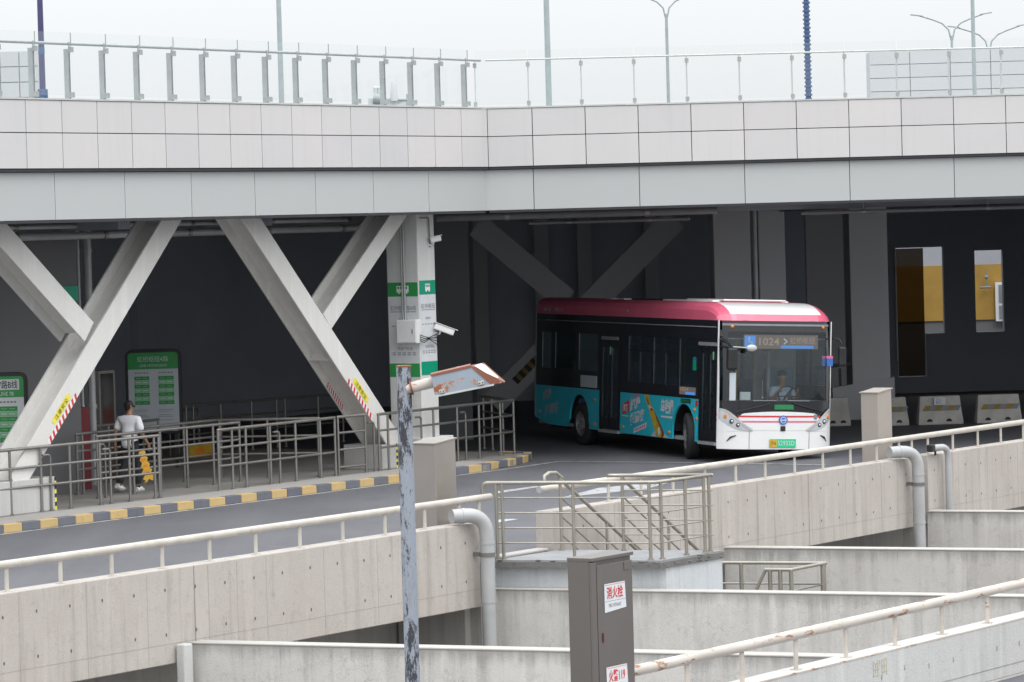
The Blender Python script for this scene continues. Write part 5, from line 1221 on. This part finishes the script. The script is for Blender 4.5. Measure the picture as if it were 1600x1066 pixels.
# doors
def door(x0, x1, name, leaves):
    m = MB(); bb(m, x0, x0 + .05, -HW + .0, -HW + .06, .36, 2.40); bb(m, x1 - .05, x1, -HW, -HW + .06, .36, 2.40); bb(m, x0, x1, -HW - .01, -HW + .06, 2.30, 2.419); d = B(m, name, 'busblack')
    m = MB(); bb(m, x0 + .02, x1 - .02, -HW - .035, -HW + .25, .30, .36); m.build('step_edge', 'railgrey', d, local=True)
    wd = (x1 - x0 - .12) / leaves
    for i in range(leaves):
        a = x0 + .06 + wd * i; m = MB()
        for q in ((a, a + .07, .38, 2.28), (a + wd - .08, a + wd - .01, .38, 2.28), (a + .07, a + wd - .08, .38, .62), (a + .07, a + wd - .08, 2.14, 2.28)): bb(m, q[0], q[1], -HW + .005, -HW + .04, q[2], q[3])
        m.build('door_leaf', 'busblack', d, local=True)
        m = MB(); bb(m, a + .071, a + wd - .081, -HW + .015, -HW + .021, .621, 2.139); m.build('door_glass', 'busglass', d, local=True)
        m = MB(); m.tube([P3(a + .12, -HW - .0 + .05, 1.35), P3(a + wd - .12, -HW + .08, .95)], .012, 6); m.build('grab_bar', 'steel', d, local=True)
    return d
door(3.86, 5.01, 'middle_door', 2); door(9.20, XE - .03, 'front_door', 2)
m = MB(); bb(m, 9.19, XE - .02, -HW - .03, -HW - .004, 2.30, 2.37); B(m, 'door_lintel', 'greyink'); m = MB(); bb(m, 4.0, 4.9, -HW - .03, -HW - .004, 2.31, 2.38); B(m, 'door_lintel', 'greyink')
# end walls, floor, chassis
m = MB(); bb(m, -.02, .03, -HW + .02, HW - .02, .47, 1.2); B(m, 'rear_panel', 'busteal'); m = MB(); bb(m, -.02, .03, -HW + .02, HW - .02, 1.203, 2.84); B(m, 'rear_window_panel', 'busblack')
m = MB(); bb(m, -.03, .012, -HW - .006, -HW + .03, .5, 2.8); B(m, 'rear_edge_trim', 'railgrey')
m = MB(); bb(m, .1, 10.0, -HW + .06, HW - .06, .33, .40); B(m, 'floor', 'interior')
m = MB(); bb(m, .5, 2.0, -1.05, 1.05, .26, .33); bb(m, 3.4, 7.7, -.8, .8, .22, .33); bb(m, 1.9, 3.5, -.55, .55, .28, .6); bb(m, 7.8, 9.1, -.5, .5, .3, .6); B(m, 'chassis', 'black')
for xc, zc_, R in ARC:      # wheel tubs
    for sg in (-1, 1):
        m = MB(); vs = []; N_ = 14
        for k in range(N_ + 1): a = math.pi * k / N_; vs += [P3(xc + (R + .01) * math.cos(a), sg * (HW - .05), zc_ + (R + .01) * math.sin(a)), P3(xc + (R + .01) * math.cos(a), sg * .62, zc_ + (R + .01) * math.sin(a))]
        m.add(vs, [(2 * k, 2 * k + 1, 2 * k + 3, 2 * k + 2) for k in range(N_)]); m.add([v for v in vs[1::2]], [tuple(range(N_ + 1))]); B(m, 'wheel_tub', 'black')
# roof
def roofz(s, a): # s along 0..1, a = |y|/HW
    e = max(0, 1 - a ** 14) ** .38; x = s * L; f = 1 if x < 9.1 else max(0., 1 - ((x - 9.1) / (L - 9.1)) ** 2.4) ** .6
    return 2.82 + .37 * e * f
ys = [-1, -.985, -.95, -.88, -.8, -.72, -.4, 0, .4, .72, .8, .88, .95, .985, 1]; ss = frange(0, .86, 12) + [.885, .91, .93, .95, .965, .98, .99, 1.0]
m = MB(); mw = MB(); k = len(ys)
grid = [[P3(min(s * L, 9.1) + max(0, s * L - 9.1) / (L - 9.1) * (Fx(y * HW) - rec(2.8) + .01 - 9.1), y * HW, roofz(s, abs(y))) for y in ys] for s in ss]
for i in range(len(ss) - 1):
    for j in range(k - 1):
        f = [grid[i][j], grid[i][j + 1], grid[i + 1][j + 1], grid[i + 1][j]][::-1]
        white = ss[i] >= .90 and abs(ys[j] + ys[j + 1]) / 2 < .80 and ss[i + 1] < .995
        (mw if white else m).add(f, [(0, 1, 2, 3)], 0, True)
m.add([grid[0][j] for j in range(k)], [tuple(range(k))]); B(m, 'roof', 'buspink'); B(mw, 'roof_front_cowl', 'buswhite')
m = MB(); bb(m, 6.3, 8.9, -.86, .86, 3.14, 3.218); B(m, 'battery_cover', 'buswhite', bevel=.03)
m = MB(); bb(m, 7.2, 9.1, -.70, .70, 3.2, 3.242); B(m, 'air_conditioner', 'buswhite', bevel=.03)
m = MB(); bb(m, 4.7, 6.25, -.9, .9, 3.12, 3.215); B(m, 'roof_vent', 'busblack', bevel=.02)
m = MB(); bb(m, 3.3, 3.6, -.9, -.7, 3.17, 3.20); bb(m, 4.0, 4.3, -.9, -.7, 3.17, 3.205); B(m, 'roof_hatch', 'buswhite')
m = MB(); m.sphere(P3(5.4, -HW - .01, 2.95), (.03, .02, .035), 8, 6); B(m, 'side_camera', 'greyink')
frS = (P3(0, -HW, 0), Vector((1, 0, 0)), UP)
m = MB(); 
for i, c in enumerate('Line #120'):
    if c != ' ': m.text(c, (P3(0, -HW - .004, 0), Vector((1, 0, 0)), UP), .35 + i * .15, 2.88, .10, .085, .004)
B(m, 'roof_lettering', 'poster_dim')
# ---- advertisement on the side
fa = (P3(5.03, -HW, .33), Vector((1, 0, 0)), UP)
def ad(fa, k_=1.0, bottle=True, x0=0):
    m = MB(); m.text('纯净', fa, x0 + .56, .46, .56, .27, .005, shear=.25, rot=.2, bold=.05); m.text('超清爽', fa, x0 + .56, .17, .80, .25, .005, shear=.25, rot=.2, bold=.05); B(m, 'slogan_lettering', 'poster')
    m = MB(); m.decal(fa, [(x0 + .76, .02), (x0 + 1.46, .17), (x0 + 1.50, .29), (x0 + .80, .13)], .004); B(m, 'slogan_ribbon', 'poster')
    m = MB(); 
    for i in range(6): m.decal(fa, [(x0 + .84 + i * .10, .07 + i * .021), (x0 + .90 + i * .10, .08 + i * .021), (x0 + .90 + i * .10, .13 + i * .021), (x0 + .84 + i * .10, .12 + i * .021)], .006)
    B(m, 'ribbon_print', 'pinkstripe')
ad(fa)
m = MB(); m.decal(fa, [(.14, .40), (.50, .47), (.50, .70), (.46, .71), (.14, .62)], .004); B(m, 'red_stamp', 'red')
m = MB(); m.text('清爽', fa, .19, .45, .27, .17, .007, rot=.12, bold=.02); m.rect(fa, .14, .365, .47, .385, .006); B(m, 'stamp_lettering', 'poster')
m = MB(); m.text('0蔗糖', fa, .66, .73, .40, .09, .005, rot=.2); B(m, 'small_slogan', 'pinkstripe')
m = MB(); m.text('乌毡帽', fa, 2.22, .50, .66, .31, .007, bold=.045); m.rect(fa, 2.24, .42, 2.84, .46, .007); B(m, 'brand_lettering', 'poster')
# bottle, tilted
bc = [(1.48, .86), (1.70, .86)]
def bot(poly, off, mat, name): m = MB(); m.decal(fa, [(1.31 + (x - 1.46) * 1.22, y) for x, y in poly], off); return B(m, name, mat)
bot([(1.46, .87), (1.65, .87), (1.80, .64), (1.86, .60), (2.10, .36), (2.30, .16), (2.36, .08), (2.30, .004), (2.08, .004), (1.98, .10), (1.72, .50), (1.62, .66)], .0045, 'gold', 'bottle_print')
bot([(1.66, .66), (1.80, .62), (1.86, .59), (1.72, .56)], .0058, 'poster', 'bottle_label'); bot([(1.74, .60), (1.82, .60), (1.86, .55), (1.80, .53)], .0066, 'brown', 'bottle_neck_shadow')
bot([(1.90, .565), (2.12, .36), (2.31, .16), (2.37, .08), (2.31, .004), (2.24, .004), (2.26, .12), (2.06, .34)], .0056, 'brown', 'bottle_edge'); bot([(1.56, .80), (1.60, .80), (1.72, .64), (1.68, .63)], .0056, 'brown', 'bottle_cap_mark')
bot([(2.10, .20), (2.18, .22), (2.22, .08), (2.12, .04)], .0060, 'poster', 'bottle_glint'); bot([(1.86, .06), (1.98, .14), (2.02, .004), (1.80, .004)], .0050, 'poster_dim', 'splash_print'); bot([(2.36, .10), (2.56, .02), (2.70, .004), (2.34, .004)], .0050, 'poster_dim', 'splash_print')
fa2 = (P3(.25, -HW, .42), Vector((1, 0, 0)), UP); m = MB(); m.text('纯净', fa2, .25, .40, .52, .26, .005, shear=.25, rot=.2, bold=.03); m.text('超清爽', fa2, .35, .08, .85, .24, .005, shear=.25, rot=.16, bold=.03); B(m, 'rear_slogan_lettering', 'poster_dim')
# side plate number, LED, stickers, markers
m = MB(); bb(m, 8.28, 8.78, -HW - .008, -HW, 1.10, 1.185); B(m, 'fleet_plate', 'black'); m = MB(); m.text('S2932D', frS, 8.32, 1.115, .42, .05, .012); B(m, 'fleet_number', 'ledg')
m = MB(); bb(m, 8.20, 9.02, -HW - .006, -HW + .0, 1.27, 1.43); sl_ = B(m, 'side_display', 'led'); m = MB(); m.rect(frS, 8.52, 1.275, 9.0, 1.33, .010); m.build('display_bar', 'ledb', sl_, local=True)
m = MB(); m.text('1024', frS, 8.26, 1.345, .40, .07, .009); m.build('display_digits', 'ledd', sl_, local=True)
m = MB(); bb(m, 8.86, 8.98, -HW - .004, -HW + .012, 1.78, 2.0); B(m, 'window_sticker', 'green2'); m = MB(); bb(m, 8.86, 8.98, -HW - .004, -HW + .012, 2.003, 2.05); B(m, 'window_sticker', 'blue')
m = MB(); bb(m, 2.75, 3.70, -HW - .006, -HW + .0, 1.24, 1.50); B(m, 'notice_plate', 'poster_dim')
m = MB(); bb(m, 4.42, 4.48, -HW - .01, -HW + .0, 2.0, 2.16); bb(m, 9.86, 9.91, -HW - .01, -HW, 2.02, 2.18); B(m, 'door_button', 'greenpale')
for x, z in ((3.60, .98), (3.62, .45), (5.22, .46), (7.70, .46), (8.98, .98), (9.08, .80), (.3, .6)):
    m = MB(); m.sphere(P3(x, -HW - .005, z), (.05, .02, .035), 10, 6); B(m, 'side_marker', 'amber' if z > .9 else 'orange')
m = MB(); bb(m, 9.02, 9.15, -HW - .004, -HW, 1.05, 1.17); B(m, 'red_sticker', 'red')
# ---- front
def FP_(y, z, off=0.): return P3(Fx(y) - rec(z) + off, y, z)
def fstrip(ys, lo, hi, off, mat, name, parent=bus, nz=3):
    m = MB(); vs = []
    for y in ys:
        a, b = lo(y), hi(y)
        for j in range(nz + 1): vs.append(FP_(y, a + (b - a) * j / nz, off))
    fs = []; r = nz + 1
    for i in range(len(ys) - 1):
        for j in range(nz): fs.append((i * r + j, (i + 1) * r + j, (i + 1) * r + j + 1, i * r + j + 1))
    m.add(vs, fs, 0, True); return m.build(name, mat, parent, local=True)
full = [HW * math.sin(rad(a)) for a in frange(-90, 90, 26)]
cst = lambda v: (lambda y: v)
fstrip(full, cst(.24), cst(.62), .0, 'buswhite', 'bumper')
inn = frange(-1.17, 1.17, 22)
fstrip(inn, cst(.618), cst(1.22), -.012, 'busblack', 'front_mask')
def hood(y): a = abs(y); return 1.0 - .04 * (a / .8) ** 2 if a < .80 else max(.622, 1.0 - .04 - (a - .80) ** 1.3 * 2.1)
fstrip(frange(-1.03, 1.03, 40), cst(.62), hood, .004, 'buswhite', 'hood')
# outer corners
for sg in (-1, 1):
    yy = [sg * HW * math.sin(rad(a)) for a in frange(66, 90, 5)]; yy = yy if sg > 0 else yy[::-1]
    fstrip(yy, cst(.62), cst(.93), .002, 'buswhite', 'corner_panel'); yp = [sg * HW * math.sin(rad(a)) for a in frange(78, 90, 4)]; yp = yp if sg > 0 else yp[::-1]
    fstrip(yp, cst(.93), cst(2.72), .004, 'buswhite', 'corner_pillar')
    bbm = MB(); bb(bbm, XE - .03, XE + .002, sg * HW - .02 * (sg > 0), sg * HW + .02 * (sg < 0), .26, 2.82); B(bbm, 'corner_post', 'buswhite')
    # headlamp crescent
    hy = frange(.60, 1.235, 12)
    def hhi(y):
        a = abs(y); pts = [(.60, .65), (.75, .735), (.9, .86), (1.05, .99), (1.15, 1.05), (1.24, 1.06)]
        for (a0, z0), (a1, z1) in zip(pts[:-1], pts[1:]):
            if a <= a1: return z0 + (z1 - z0) * (a - a0) / (a1 - a0)
        return 1.03
    def hlo(y):
        a = abs(y); pts = [(.60, .612), (.80, .618), (.95, .655), (1.10, .74), (1.24, .86)]
        for (a0, z0), (a1, z1) in zip(pts[:-1], pts[1:]):
            if a <= a1: return z0 + (z1 - z0) * (a - a0) / (a1 - a0)
        return .92
    yy = [sg * v for v in hy]; yy = yy if sg > 0 else yy[::-1]
    fstrip(yy, cst(.60), lambda y: hlo(y) + .02, .003, 'buswhite', 'lamp_surround')
    h = fstrip(yy, hlo, hhi, .014, 'lamp', 'headlight')
    fstrip(yy, lambda y: hhi(y) - .045 * min(1, (1.24 - abs(y)) * 6 + .3), hhi, .022, 'railpale', 'headlight_trim', h)
    for a, z, r in ((1.02, .80, .050), (.90, .73, .042)):
        m = MB(); c = FP_(sg * a, z, .02); m.sphere(c, (.02, r, r), 12, 8); m.build('bulb', 'ink', h, local=True)
        m = MB(); m.sphere(c + Vector((.016, 0, 0)), (.012, r * .55, r * .55), 10, 6); m.build('bulb_lens', 'lamp', h, local=True)
    m = MB(); c = FP_(sg * 1.13, .90, .02); m.sphere(c, (.02, .035, .05), 10, 6); m.build('indicator', 'amber', h, local=True)
    m = MB(); m.tube([FP_(sg * 1.10, .40, .006), FP_(sg * 1.03, .48, .01), FP_(sg * .93, .52, .008)], [.008, .02, .008], 6); B(m, 'fog_slot', 'black')
    m = MB(); m.tube([FP_(sg * .66, .25, .003), FP_(sg * .66, .61, .003)], .006, 4); B(m, 'bumper_seam', 'greyink')
    m = MB(); m.sphere(FP_(sg * 1.0, 2.70, .01), (.03, .035, .035), 10, 6); B(m, 'marker_lamp', 'amber')
for zc_, mt in ((.905, 'red'), (.80, 'pinkstripe')):
    fstrip(frange(-.90, .92, 24), lambda y: zc_ - .02 - .0 * y, lambda y: zc_ + .012, .009, mt, 'front_stripe')
for zc_, mt in ((.93, 'red'), (.82, 'pinkstripe')):
    m = MB(); bb(m, XE - .03, XE + .003, -HW - .003, -HW, zc_ - .02, zc_ + .015); B(m, 'side_stripe', mt)
m = MB(); c = FP_(.06, .83, .012); m.tube([c - Vector((.006, 0, 0)), c + Vector((.012, 0, 0))], .095, 20); e_m = B(m, 'emblem', 'blue')
m = MB(); m.tube([c + Vector((.0, 0, 0)), c + Vector((.016, 0, 0))], .068, 18); m.build('emblem_disc', 'poster_dim', e_m, local=True)
for a in (25, 205):
    m = MB(); fr_ = (c, Vector((0, 1, 0)), UP); m.decal(fr_, [(.05 * math.cos(rad(a + t_)) * (1 if i else 1), .05 * math.sin(rad(a + t_))) for i, t_ in enumerate(frange(0, 140, 6))] + [(.015 * math.cos(rad(a + 70)), .015 * math.sin(rad(a + 70)))], .019); m.build('emblem_swirl', 'blue', e_m, local=True)
m = MB(); m.box(FP_(.06, .66, .01), (.02, .11, .10)); B(m, 'front_vent', 'black', bevel=.01)
m = MB(); m.box(FP_(.80, .90, .012), (.03, .07, .09)); B(m, 'front_camera', 'greyink', bevel=.01)
# number plate
m = MB(); m.box(FP_(.06, .365, .012), (.012, .58, .17)); npl = B(m, 'number_plate', 'plate_green', bevel=.004)
fp_ = (P3(Fx(.0) + .0125, -.23, .28), Vector((0, 1, 0)), UP)
m = MB(); m.decal(fp_, [(.0, .005), (.155, .005), (.155, .165), (.0, .165)], .006); m.build('plate_yellow_field', 'yellow', npl, local=True)
m = MB(); m.text('沪A', fp_, .02, .04, .12, .09, .009); m.build('plate_prefix', 'ink', npl, local=True)
m = MB(); m.text('52932D', fp_, .175, .04, .37, .095, .009); m.build('plate_digits', 'poster', npl, local=True)
m = MB(); fg = (P3(Fx(0) - .0, -.12, 1.05), Vector((0, 1, 0)), UP); m.box(FP_(.08, 1.09, .0), (.012, .42, .10)); gp = B(m, 'green_display', 'ledg')
m = MB(); m.text('S2932D', fg, .02, .015, .36, .06, .012); m.build('green_digits', 'green', gp, local=True)
# windscreen and black surround
fstrip(inn, cst(2.60), cst(2.83), .0, 'busblack', 'front_header')
fstrip(inn, cst(2.72), cst(2.76), .02, 'greyink', 'header_trim')
for sg in (-1, 1):
    yy = sorted([sg * v for v in (1.08, 1.12, 1.17)]); fstrip(yy, cst(1.20), cst(2.62), .001, 'busblack', 'windscreen_edge')
fstrip(frange(-1.10, 1.10, 20), cst(1.21), cst(2.61), -.004, 'windshield', 'windscreen', nz=8)
m = MB(); m.box(FP_(.06, 2.40, -.10), (.05, 1.62, .28)); ls = B(m, 'destination_sign', 'led')
fl = (P3(Fx(.06) - rec(2.4) - .074, -.75, 2.26), Vector((0, 1, 0)), UP)
m = MB(); m.rect(fl, .0, .02, .24, .26, .004); m.rect(fl, .80, .01, 1.52, .07, .004); m.build('blue_field', 'ledb', ls, local=True)
m = MB(); m.text('1024', fl, .32, .07, .44, .15, .006, bold=.01); m.text('虹桥枢纽', fl, 1.00, .10, .55, .14, .006); m.build('sign_lettering', 'ledd', ls, local=True)
m = MB(); m.text('>', fl, .86, .08, .08, .14, .006, bold=.02); m.disc(fl[0] + Vector((.007, .10, .22)), Vector((0, 1, 0)), UP, .022); m.rect(fl, .085, .12, .11, .20, .007); m.rect(fl, .085, .12, .17, .14, .007); m.rect(fl, .15, .06, .175, .12, .007); m.build('sign_symbol', 'poster', ls, local=True)
m = MB(); m.box(FP_(1.12, 2.02, .006), (.01, .24, .20)); st = B(m, 'blue_sticker', 'blue'); m = MB(); m.box(FP_(1.12, 2.10, .012), (.01, .24, .05)); m.build('sticker_band', 'pinkstripe', st, local=True)
for sg, y0, y1 in ((-1, -.35, -.95), (1, .40, 1.0)):
    m = MB(); a = FP_(y0, 1.13, .03); b = FP_(y1, 1.33 if False else 1.0, .03); m.tube([FP_(y0 * .7, 1.17, .03), a + Vector((0, sg * .0, .0)), FP_(y1, .99, .035)], [.014, .014, .010], 6); B(m, 'wiper', 'black')
    m = MB(); m.tube([FP_(y0 - sg * .25, 1.22, .02), FP_(y0 + sg * .25, 1.215, .02)], .009, 6); B(m, 'wiper_blade', 'greyink')
# mirrors
mr = MB(); mr.tube([P3(XE + .02, -HW + .05, 2.45), P3(XE + .30, -HW - .05, 2.42), P3(XE + .50, -HW + .02, 2.36)], .022, 8); mr.tube([P3(XE + .05, -HW + .05, 2.30), P3(XE + .50, -HW + .02, 2.28)], .018, 8); mo = B(mr, 'mirror_arm', 'black')
m = MB(); m.box(P3(XE + .50, -HW + .08, 2.06), (.12, .22, .44)); m.build('mirror_housing', 'black', mo, bevel=.04, local=True)
m = MB(); m.box(P3(XE + .46, -HW + .12, 1.50), (.03, .14, .56)); B(m, 'pillar_mirror', 'poster_dim', bevel=.03)
m = MB(); m.tube([P3(XE + .5, -HW + .1, 2.30), P3(XE + .6, -HW + .42, 2.28)], .012, 6); m.sphere(P3(XE + .6, -HW + .46, 2.28), (.04, .12, .07), 12, 8); B(m, 'round_mirror', 'railpale')
mr = MB(); mr.tube([P3(XE - .1, HW, 2.5), P3(XE + .1, HW + .14, 2.46), P3(XE + .12, HW + .18, 2.36)], .016, 8); mo = B(mr, 'mirror_arm', 'black')
m = MB(); m.box(P3(XE + .12, HW + .19, 2.12), (.10, .18, .42)); m.build('mirror_housing', 'black', mo, bevel=.05, local=True)
m = MB(); m.box(P3(9.9, -HW + .12, 2.56), (.10, .09, .14)); B(m, 'door_camera', 'railpale', bevel=.02)
# wheels
def wheel(x, y, turn=0., dual=False):
    h = MB(); ca, sa = math.cos(turn), math.sin(turn); ax = Vector((sa, -ca, 0)) if y < 0 else Vector((-sa, ca, 0)); c = P3(x, y, .475); R_ = .475; wd = .27
    fw = Vector((ca, sa, 0)); prof = [(0, .27), (0, .40), (.02, .455), (.05, R_), (wd - .05, R_), (wd - .02, .455), (wd, .40), (wd, .27)]; N_ = 32; vs = []; fs = []
    for d, r in prof:
        for k in range(N_): a = 2 * math.pi * k / N_; vs.append(c - ax * d + (fw * math.cos(a) + UP * math.sin(a)) * r)
    for i in range(len(prof) - 1):
        for k in range(N_): fs.append((i * N_ + k, (i + 1) * N_ + k, (i + 1) * N_ + (k + 1) % N_, i * N_ + (k + 1) % N_))
    h.add(vs, fs, 0, True)
    w_ = h.build('wheel', 'rubber', bus, local=True); w_.rotation_euler = (THB, 0, 0)
    g = MB()
    for q in (.28, .42, .58, .72):
        pts = [c - ax * (wd * q) + (fw * math.cos(2 * math.pi * k / 32) + UP * math.sin(2 * math.pi * k / 32)) * (R_ + .001) for k in range(33)]; g.tube(pts, .006, 4, 0, False)
    g.build('tread_groove', 'black', w_, local=True)
    r_ = MB(); vs = []; fs = []; pr_ = [(.0, .275), (.01, .26), (.06, .25), (.08, .15), (.03, .13), (.02, .09), (.02, .0)]
    for d, r in pr_:
        for k in range(24): a = 2 * math.pi * k / 24; vs.append(c - ax * d + (fw * math.cos(a) + UP * math.sin(a)) * max(r, .001))
    for i in range(len(pr_) - 1):
        for k in range(24): fs.append((i * 24 + k, (i + 1) * 24 + k, (i + 1) * 24 + (k + 1) % 24, i * 24 + (k + 1) % 24))
    r_.add(vs, fs, 0, True)
    for k in range(10): a = 2 * math.pi * k / 10; q = c - ax * .0 + (fw * math.cos(a) + UP * math.sin(a)) * .115; r_.tube([q - ax * .03, q + ax * .01], .014, 6)
    r_.build('rim', 'rim', w_, local=True)
for x in (2.68, 8.43):
    for sg in (-1, 1): wheel(x, sg * (HW - .06), rad(-17) if x > 5 else 0)
# interior
m = MB(); bb(m, .1, 10.0, -HW + .08, HW - .08, 2.44, 2.47); B(m, 'ceiling', 'interior')
m = MB(); bb(m, .1, 1.0, -HW + .06, HW - .06, .4, 1.6); B(m, 'engine_bulkhead', 'interior')
seat = MB(); seat.box((0, 0, 0), (.42, .42, .06)); seat.ob((-.25, -.21, .0), (.06, 0, 0), (0, .42, 0), (-.06, 0, .68)); seat.box((0, 0, -.22), (.10, .30, .40)); sme = meshonly('seat_mesh', seat, ['seatblue'])
for x in (1.5, 2.3, 3.1, 3.9, 4.7, 5.5, 6.3, 7.1, 7.9):
    for y in (-.95, -.52, .52, .95):
        if (3.8 < x < 5.2 or x > 7.5) and y < 0: continue
        o_ = bpy.data.objects.new('seat', sme); COL.objects.link(o_); o_.parent = bus; o_.location = (x, y, .88 if abs(x - 2.68) > .7 else 1.1)
for x, y in ((3.8, -.3), (5.1, -.3), (6.3, -.32), (7.5, -.32), (9.1, -.4), (3.8, .3), (6.0, .3), (8.4, .3), (5.1, -1.05), (9.2, -1.0)):
    m = MB(); m.tube([P3(x, y, .4), P3(x, y, 2.44)], .017, 6); B(m, 'grab_pole', 'yellow')
for y in (-.35, .35): m = MB(); m.tube([P3(1.5, y, 2.2), P3(9.2, y, 2.2)], .016, 6); B(m, 'ceiling_rail', 'steel')
m = MB(); m.prism([P3(9.55, -1.1, .9), P3(10.15, -1.1, 1.15), P3(10.15, -1.1, 1.22), P3(9.75, -1.1, 1.20), P3(9.55, -1.1, 1.1)], (0, 2.2, 0)); B(m, 'dashboard', 'interior')
m = MB(); m.box(P3(9.15, .30, 1.4), (.04, .06, 1.6)); m.box(P3(8.75, .62, 1.55), (.05, .95, 1.5)); B(m, 'driver_partition', 'interior')
m = MB(); R_ = .24; c = P3(9.52, .60, 1.28); e1 = Vector((0, 1, 0)); e2 = Vector((-.55, 0, .83)); m.tube([c + e1 * R_ * math.cos(2 * math.pi * k / 20) + e2 * R_ * math.sin(2 * math.pi * k / 20) for k in range(21)], .016, 8, 0, False); m.tube([c - e1 * R_, c + e1 * R_], .012, 6); m.tube([c, c - Vector((-.1, 0, .35))], .03, 8); B(m, 'steering_wheel', 'black')
m = MB(); m.box(P3(9.95, -.58, 1.30), (.06, .22, .16)); B(m, 'dash_box', 'poster'); m = MB(); m.tube([P3(10.0, -.22, 1.2), P3(10.0, -.22, 1.62)], .012, 6); m.sphere(P3(10, -.22, 1.26), .04, 8, 6); B(m, 'fare_post', 'steel')
m = MB(); bb(m, 8.95, 9.02, .3, .95, .9, 1.85); bb(m, 8.95, 9.4, .35, .88, .84, .92); B(m, 'driver_seat', 'seatblue', bevel=.03)
# driver
Wb = bus.rotation_euler.to_matrix().to_4x4() @ Matrix.Diagonal((SXB, 1, 1, 1))
def wp(x, y, z): return O + Wb.to_3x3() @ Vector((x, y, z))
dr = thing('person', 'bus driver in a pale blue shirt seated at the wheel behind the windscreen', 'person', wp(9.2, .60, .95))
s_ = 1.0; hp = wp(9.2, .60, .98); ch_ = wp(9.16, .60, 1.38); nk = wp(9.16, .60, 1.50); 
hdl = wp(9.50, .80, 1.40); hdr = wp(9.50, .40, 1.40); shl = wp(9.16, .80, 1.40); shr = wp(9.16, .40, 1.40); ell = wp(9.30, .88, 1.18); elr = wp(9.30, .30, 1.18)
chn = [([hp, wp(9.18, .6, 1.2), ch_, nk, wp(9.2, .6, 1.57), wp(9.21, .6, 1.65), wp(9.2, .6, 1.72)], [.12, .12, .12, .055, .05, (.075, .085), (.07, .08)]),
       ([ch_, shl, ell, hdl], [.1, .055, .042, .03]), ([ch_, shr, elr, hdr], [.1, .055, .042, .03]),
       ([hp, wp(9.5, .75, .92), wp(9.55, .76, .5)], [.12, .07, .05]), ([hp, wp(9.5, .45, .92), wp(9.55, .44, .5)], [.12, .07, .05])]
fwd = Wb.to_3x3() @ Vector((1, 0, 0)); lt = Wb.to_3x3() @ Vector((0, 1, 0))
for hb in (hdl, hdr):
    for k_ in range(4): o_ = UP * ((k_ - 1.5) * .017); chn.append(([hb, hb + fwd * .045 + o_, hb + fwd * .075 + o_ + (lt if hb is hdr else -lt) * .02], [.028, .0095, .008]))
    chn.append(([hb, hb + UP * .04 + fwd * .02, hb + UP * .055 + fwd * .05], [.028, .010, .008]))
skinned('body', chn, 'skin', dr)
skinned('shirt', [([wp(9.2, .6, .95), wp(9.18, .6, 1.2), ch_, wp(9.16, .6, 1.46)], [(.15, .18), (.14, .19), (.13, .20), .07]), ([ch_, shl, shl + (ell - shl) * .8], [.12, .085, .07]), ([ch_, shr, shr + (elr - shr) * .8], [.12, .085, .07])], 'driver_shirt', dr)
skinned('trousers', [([hp, wp(9.5, .75, .92), wp(9.55, .76, .5)], [.14, .095, .075]), ([hp, wp(9.5, .45, .92), wp(9.55, .44, .5)], [.14, .095, .075])], 'trousers', dr)
m = MB(); m.sphere(wp(9.18, .6, 1.73), (.092, .092, .08), 12, 8); m.build('hair', 'hair', dr)
m = MB(); m.sphere(wp(9.30, .6, 1.645), .015, 8, 6); [m.sphere(wp(9.2, .6 + sg * .085, 1.65), (.015, .015, .028), 6, 5) for sg in (-1, 1)]; m.build('face_features', 'skin', dr)
m = MB(); m.tube([wp(9.31, .78, 1.44), wp(9.34, .60, 1.25), wp(9.33, .45, 1.02)], .02, 6); m.build('seat_belt', 'black', dr)
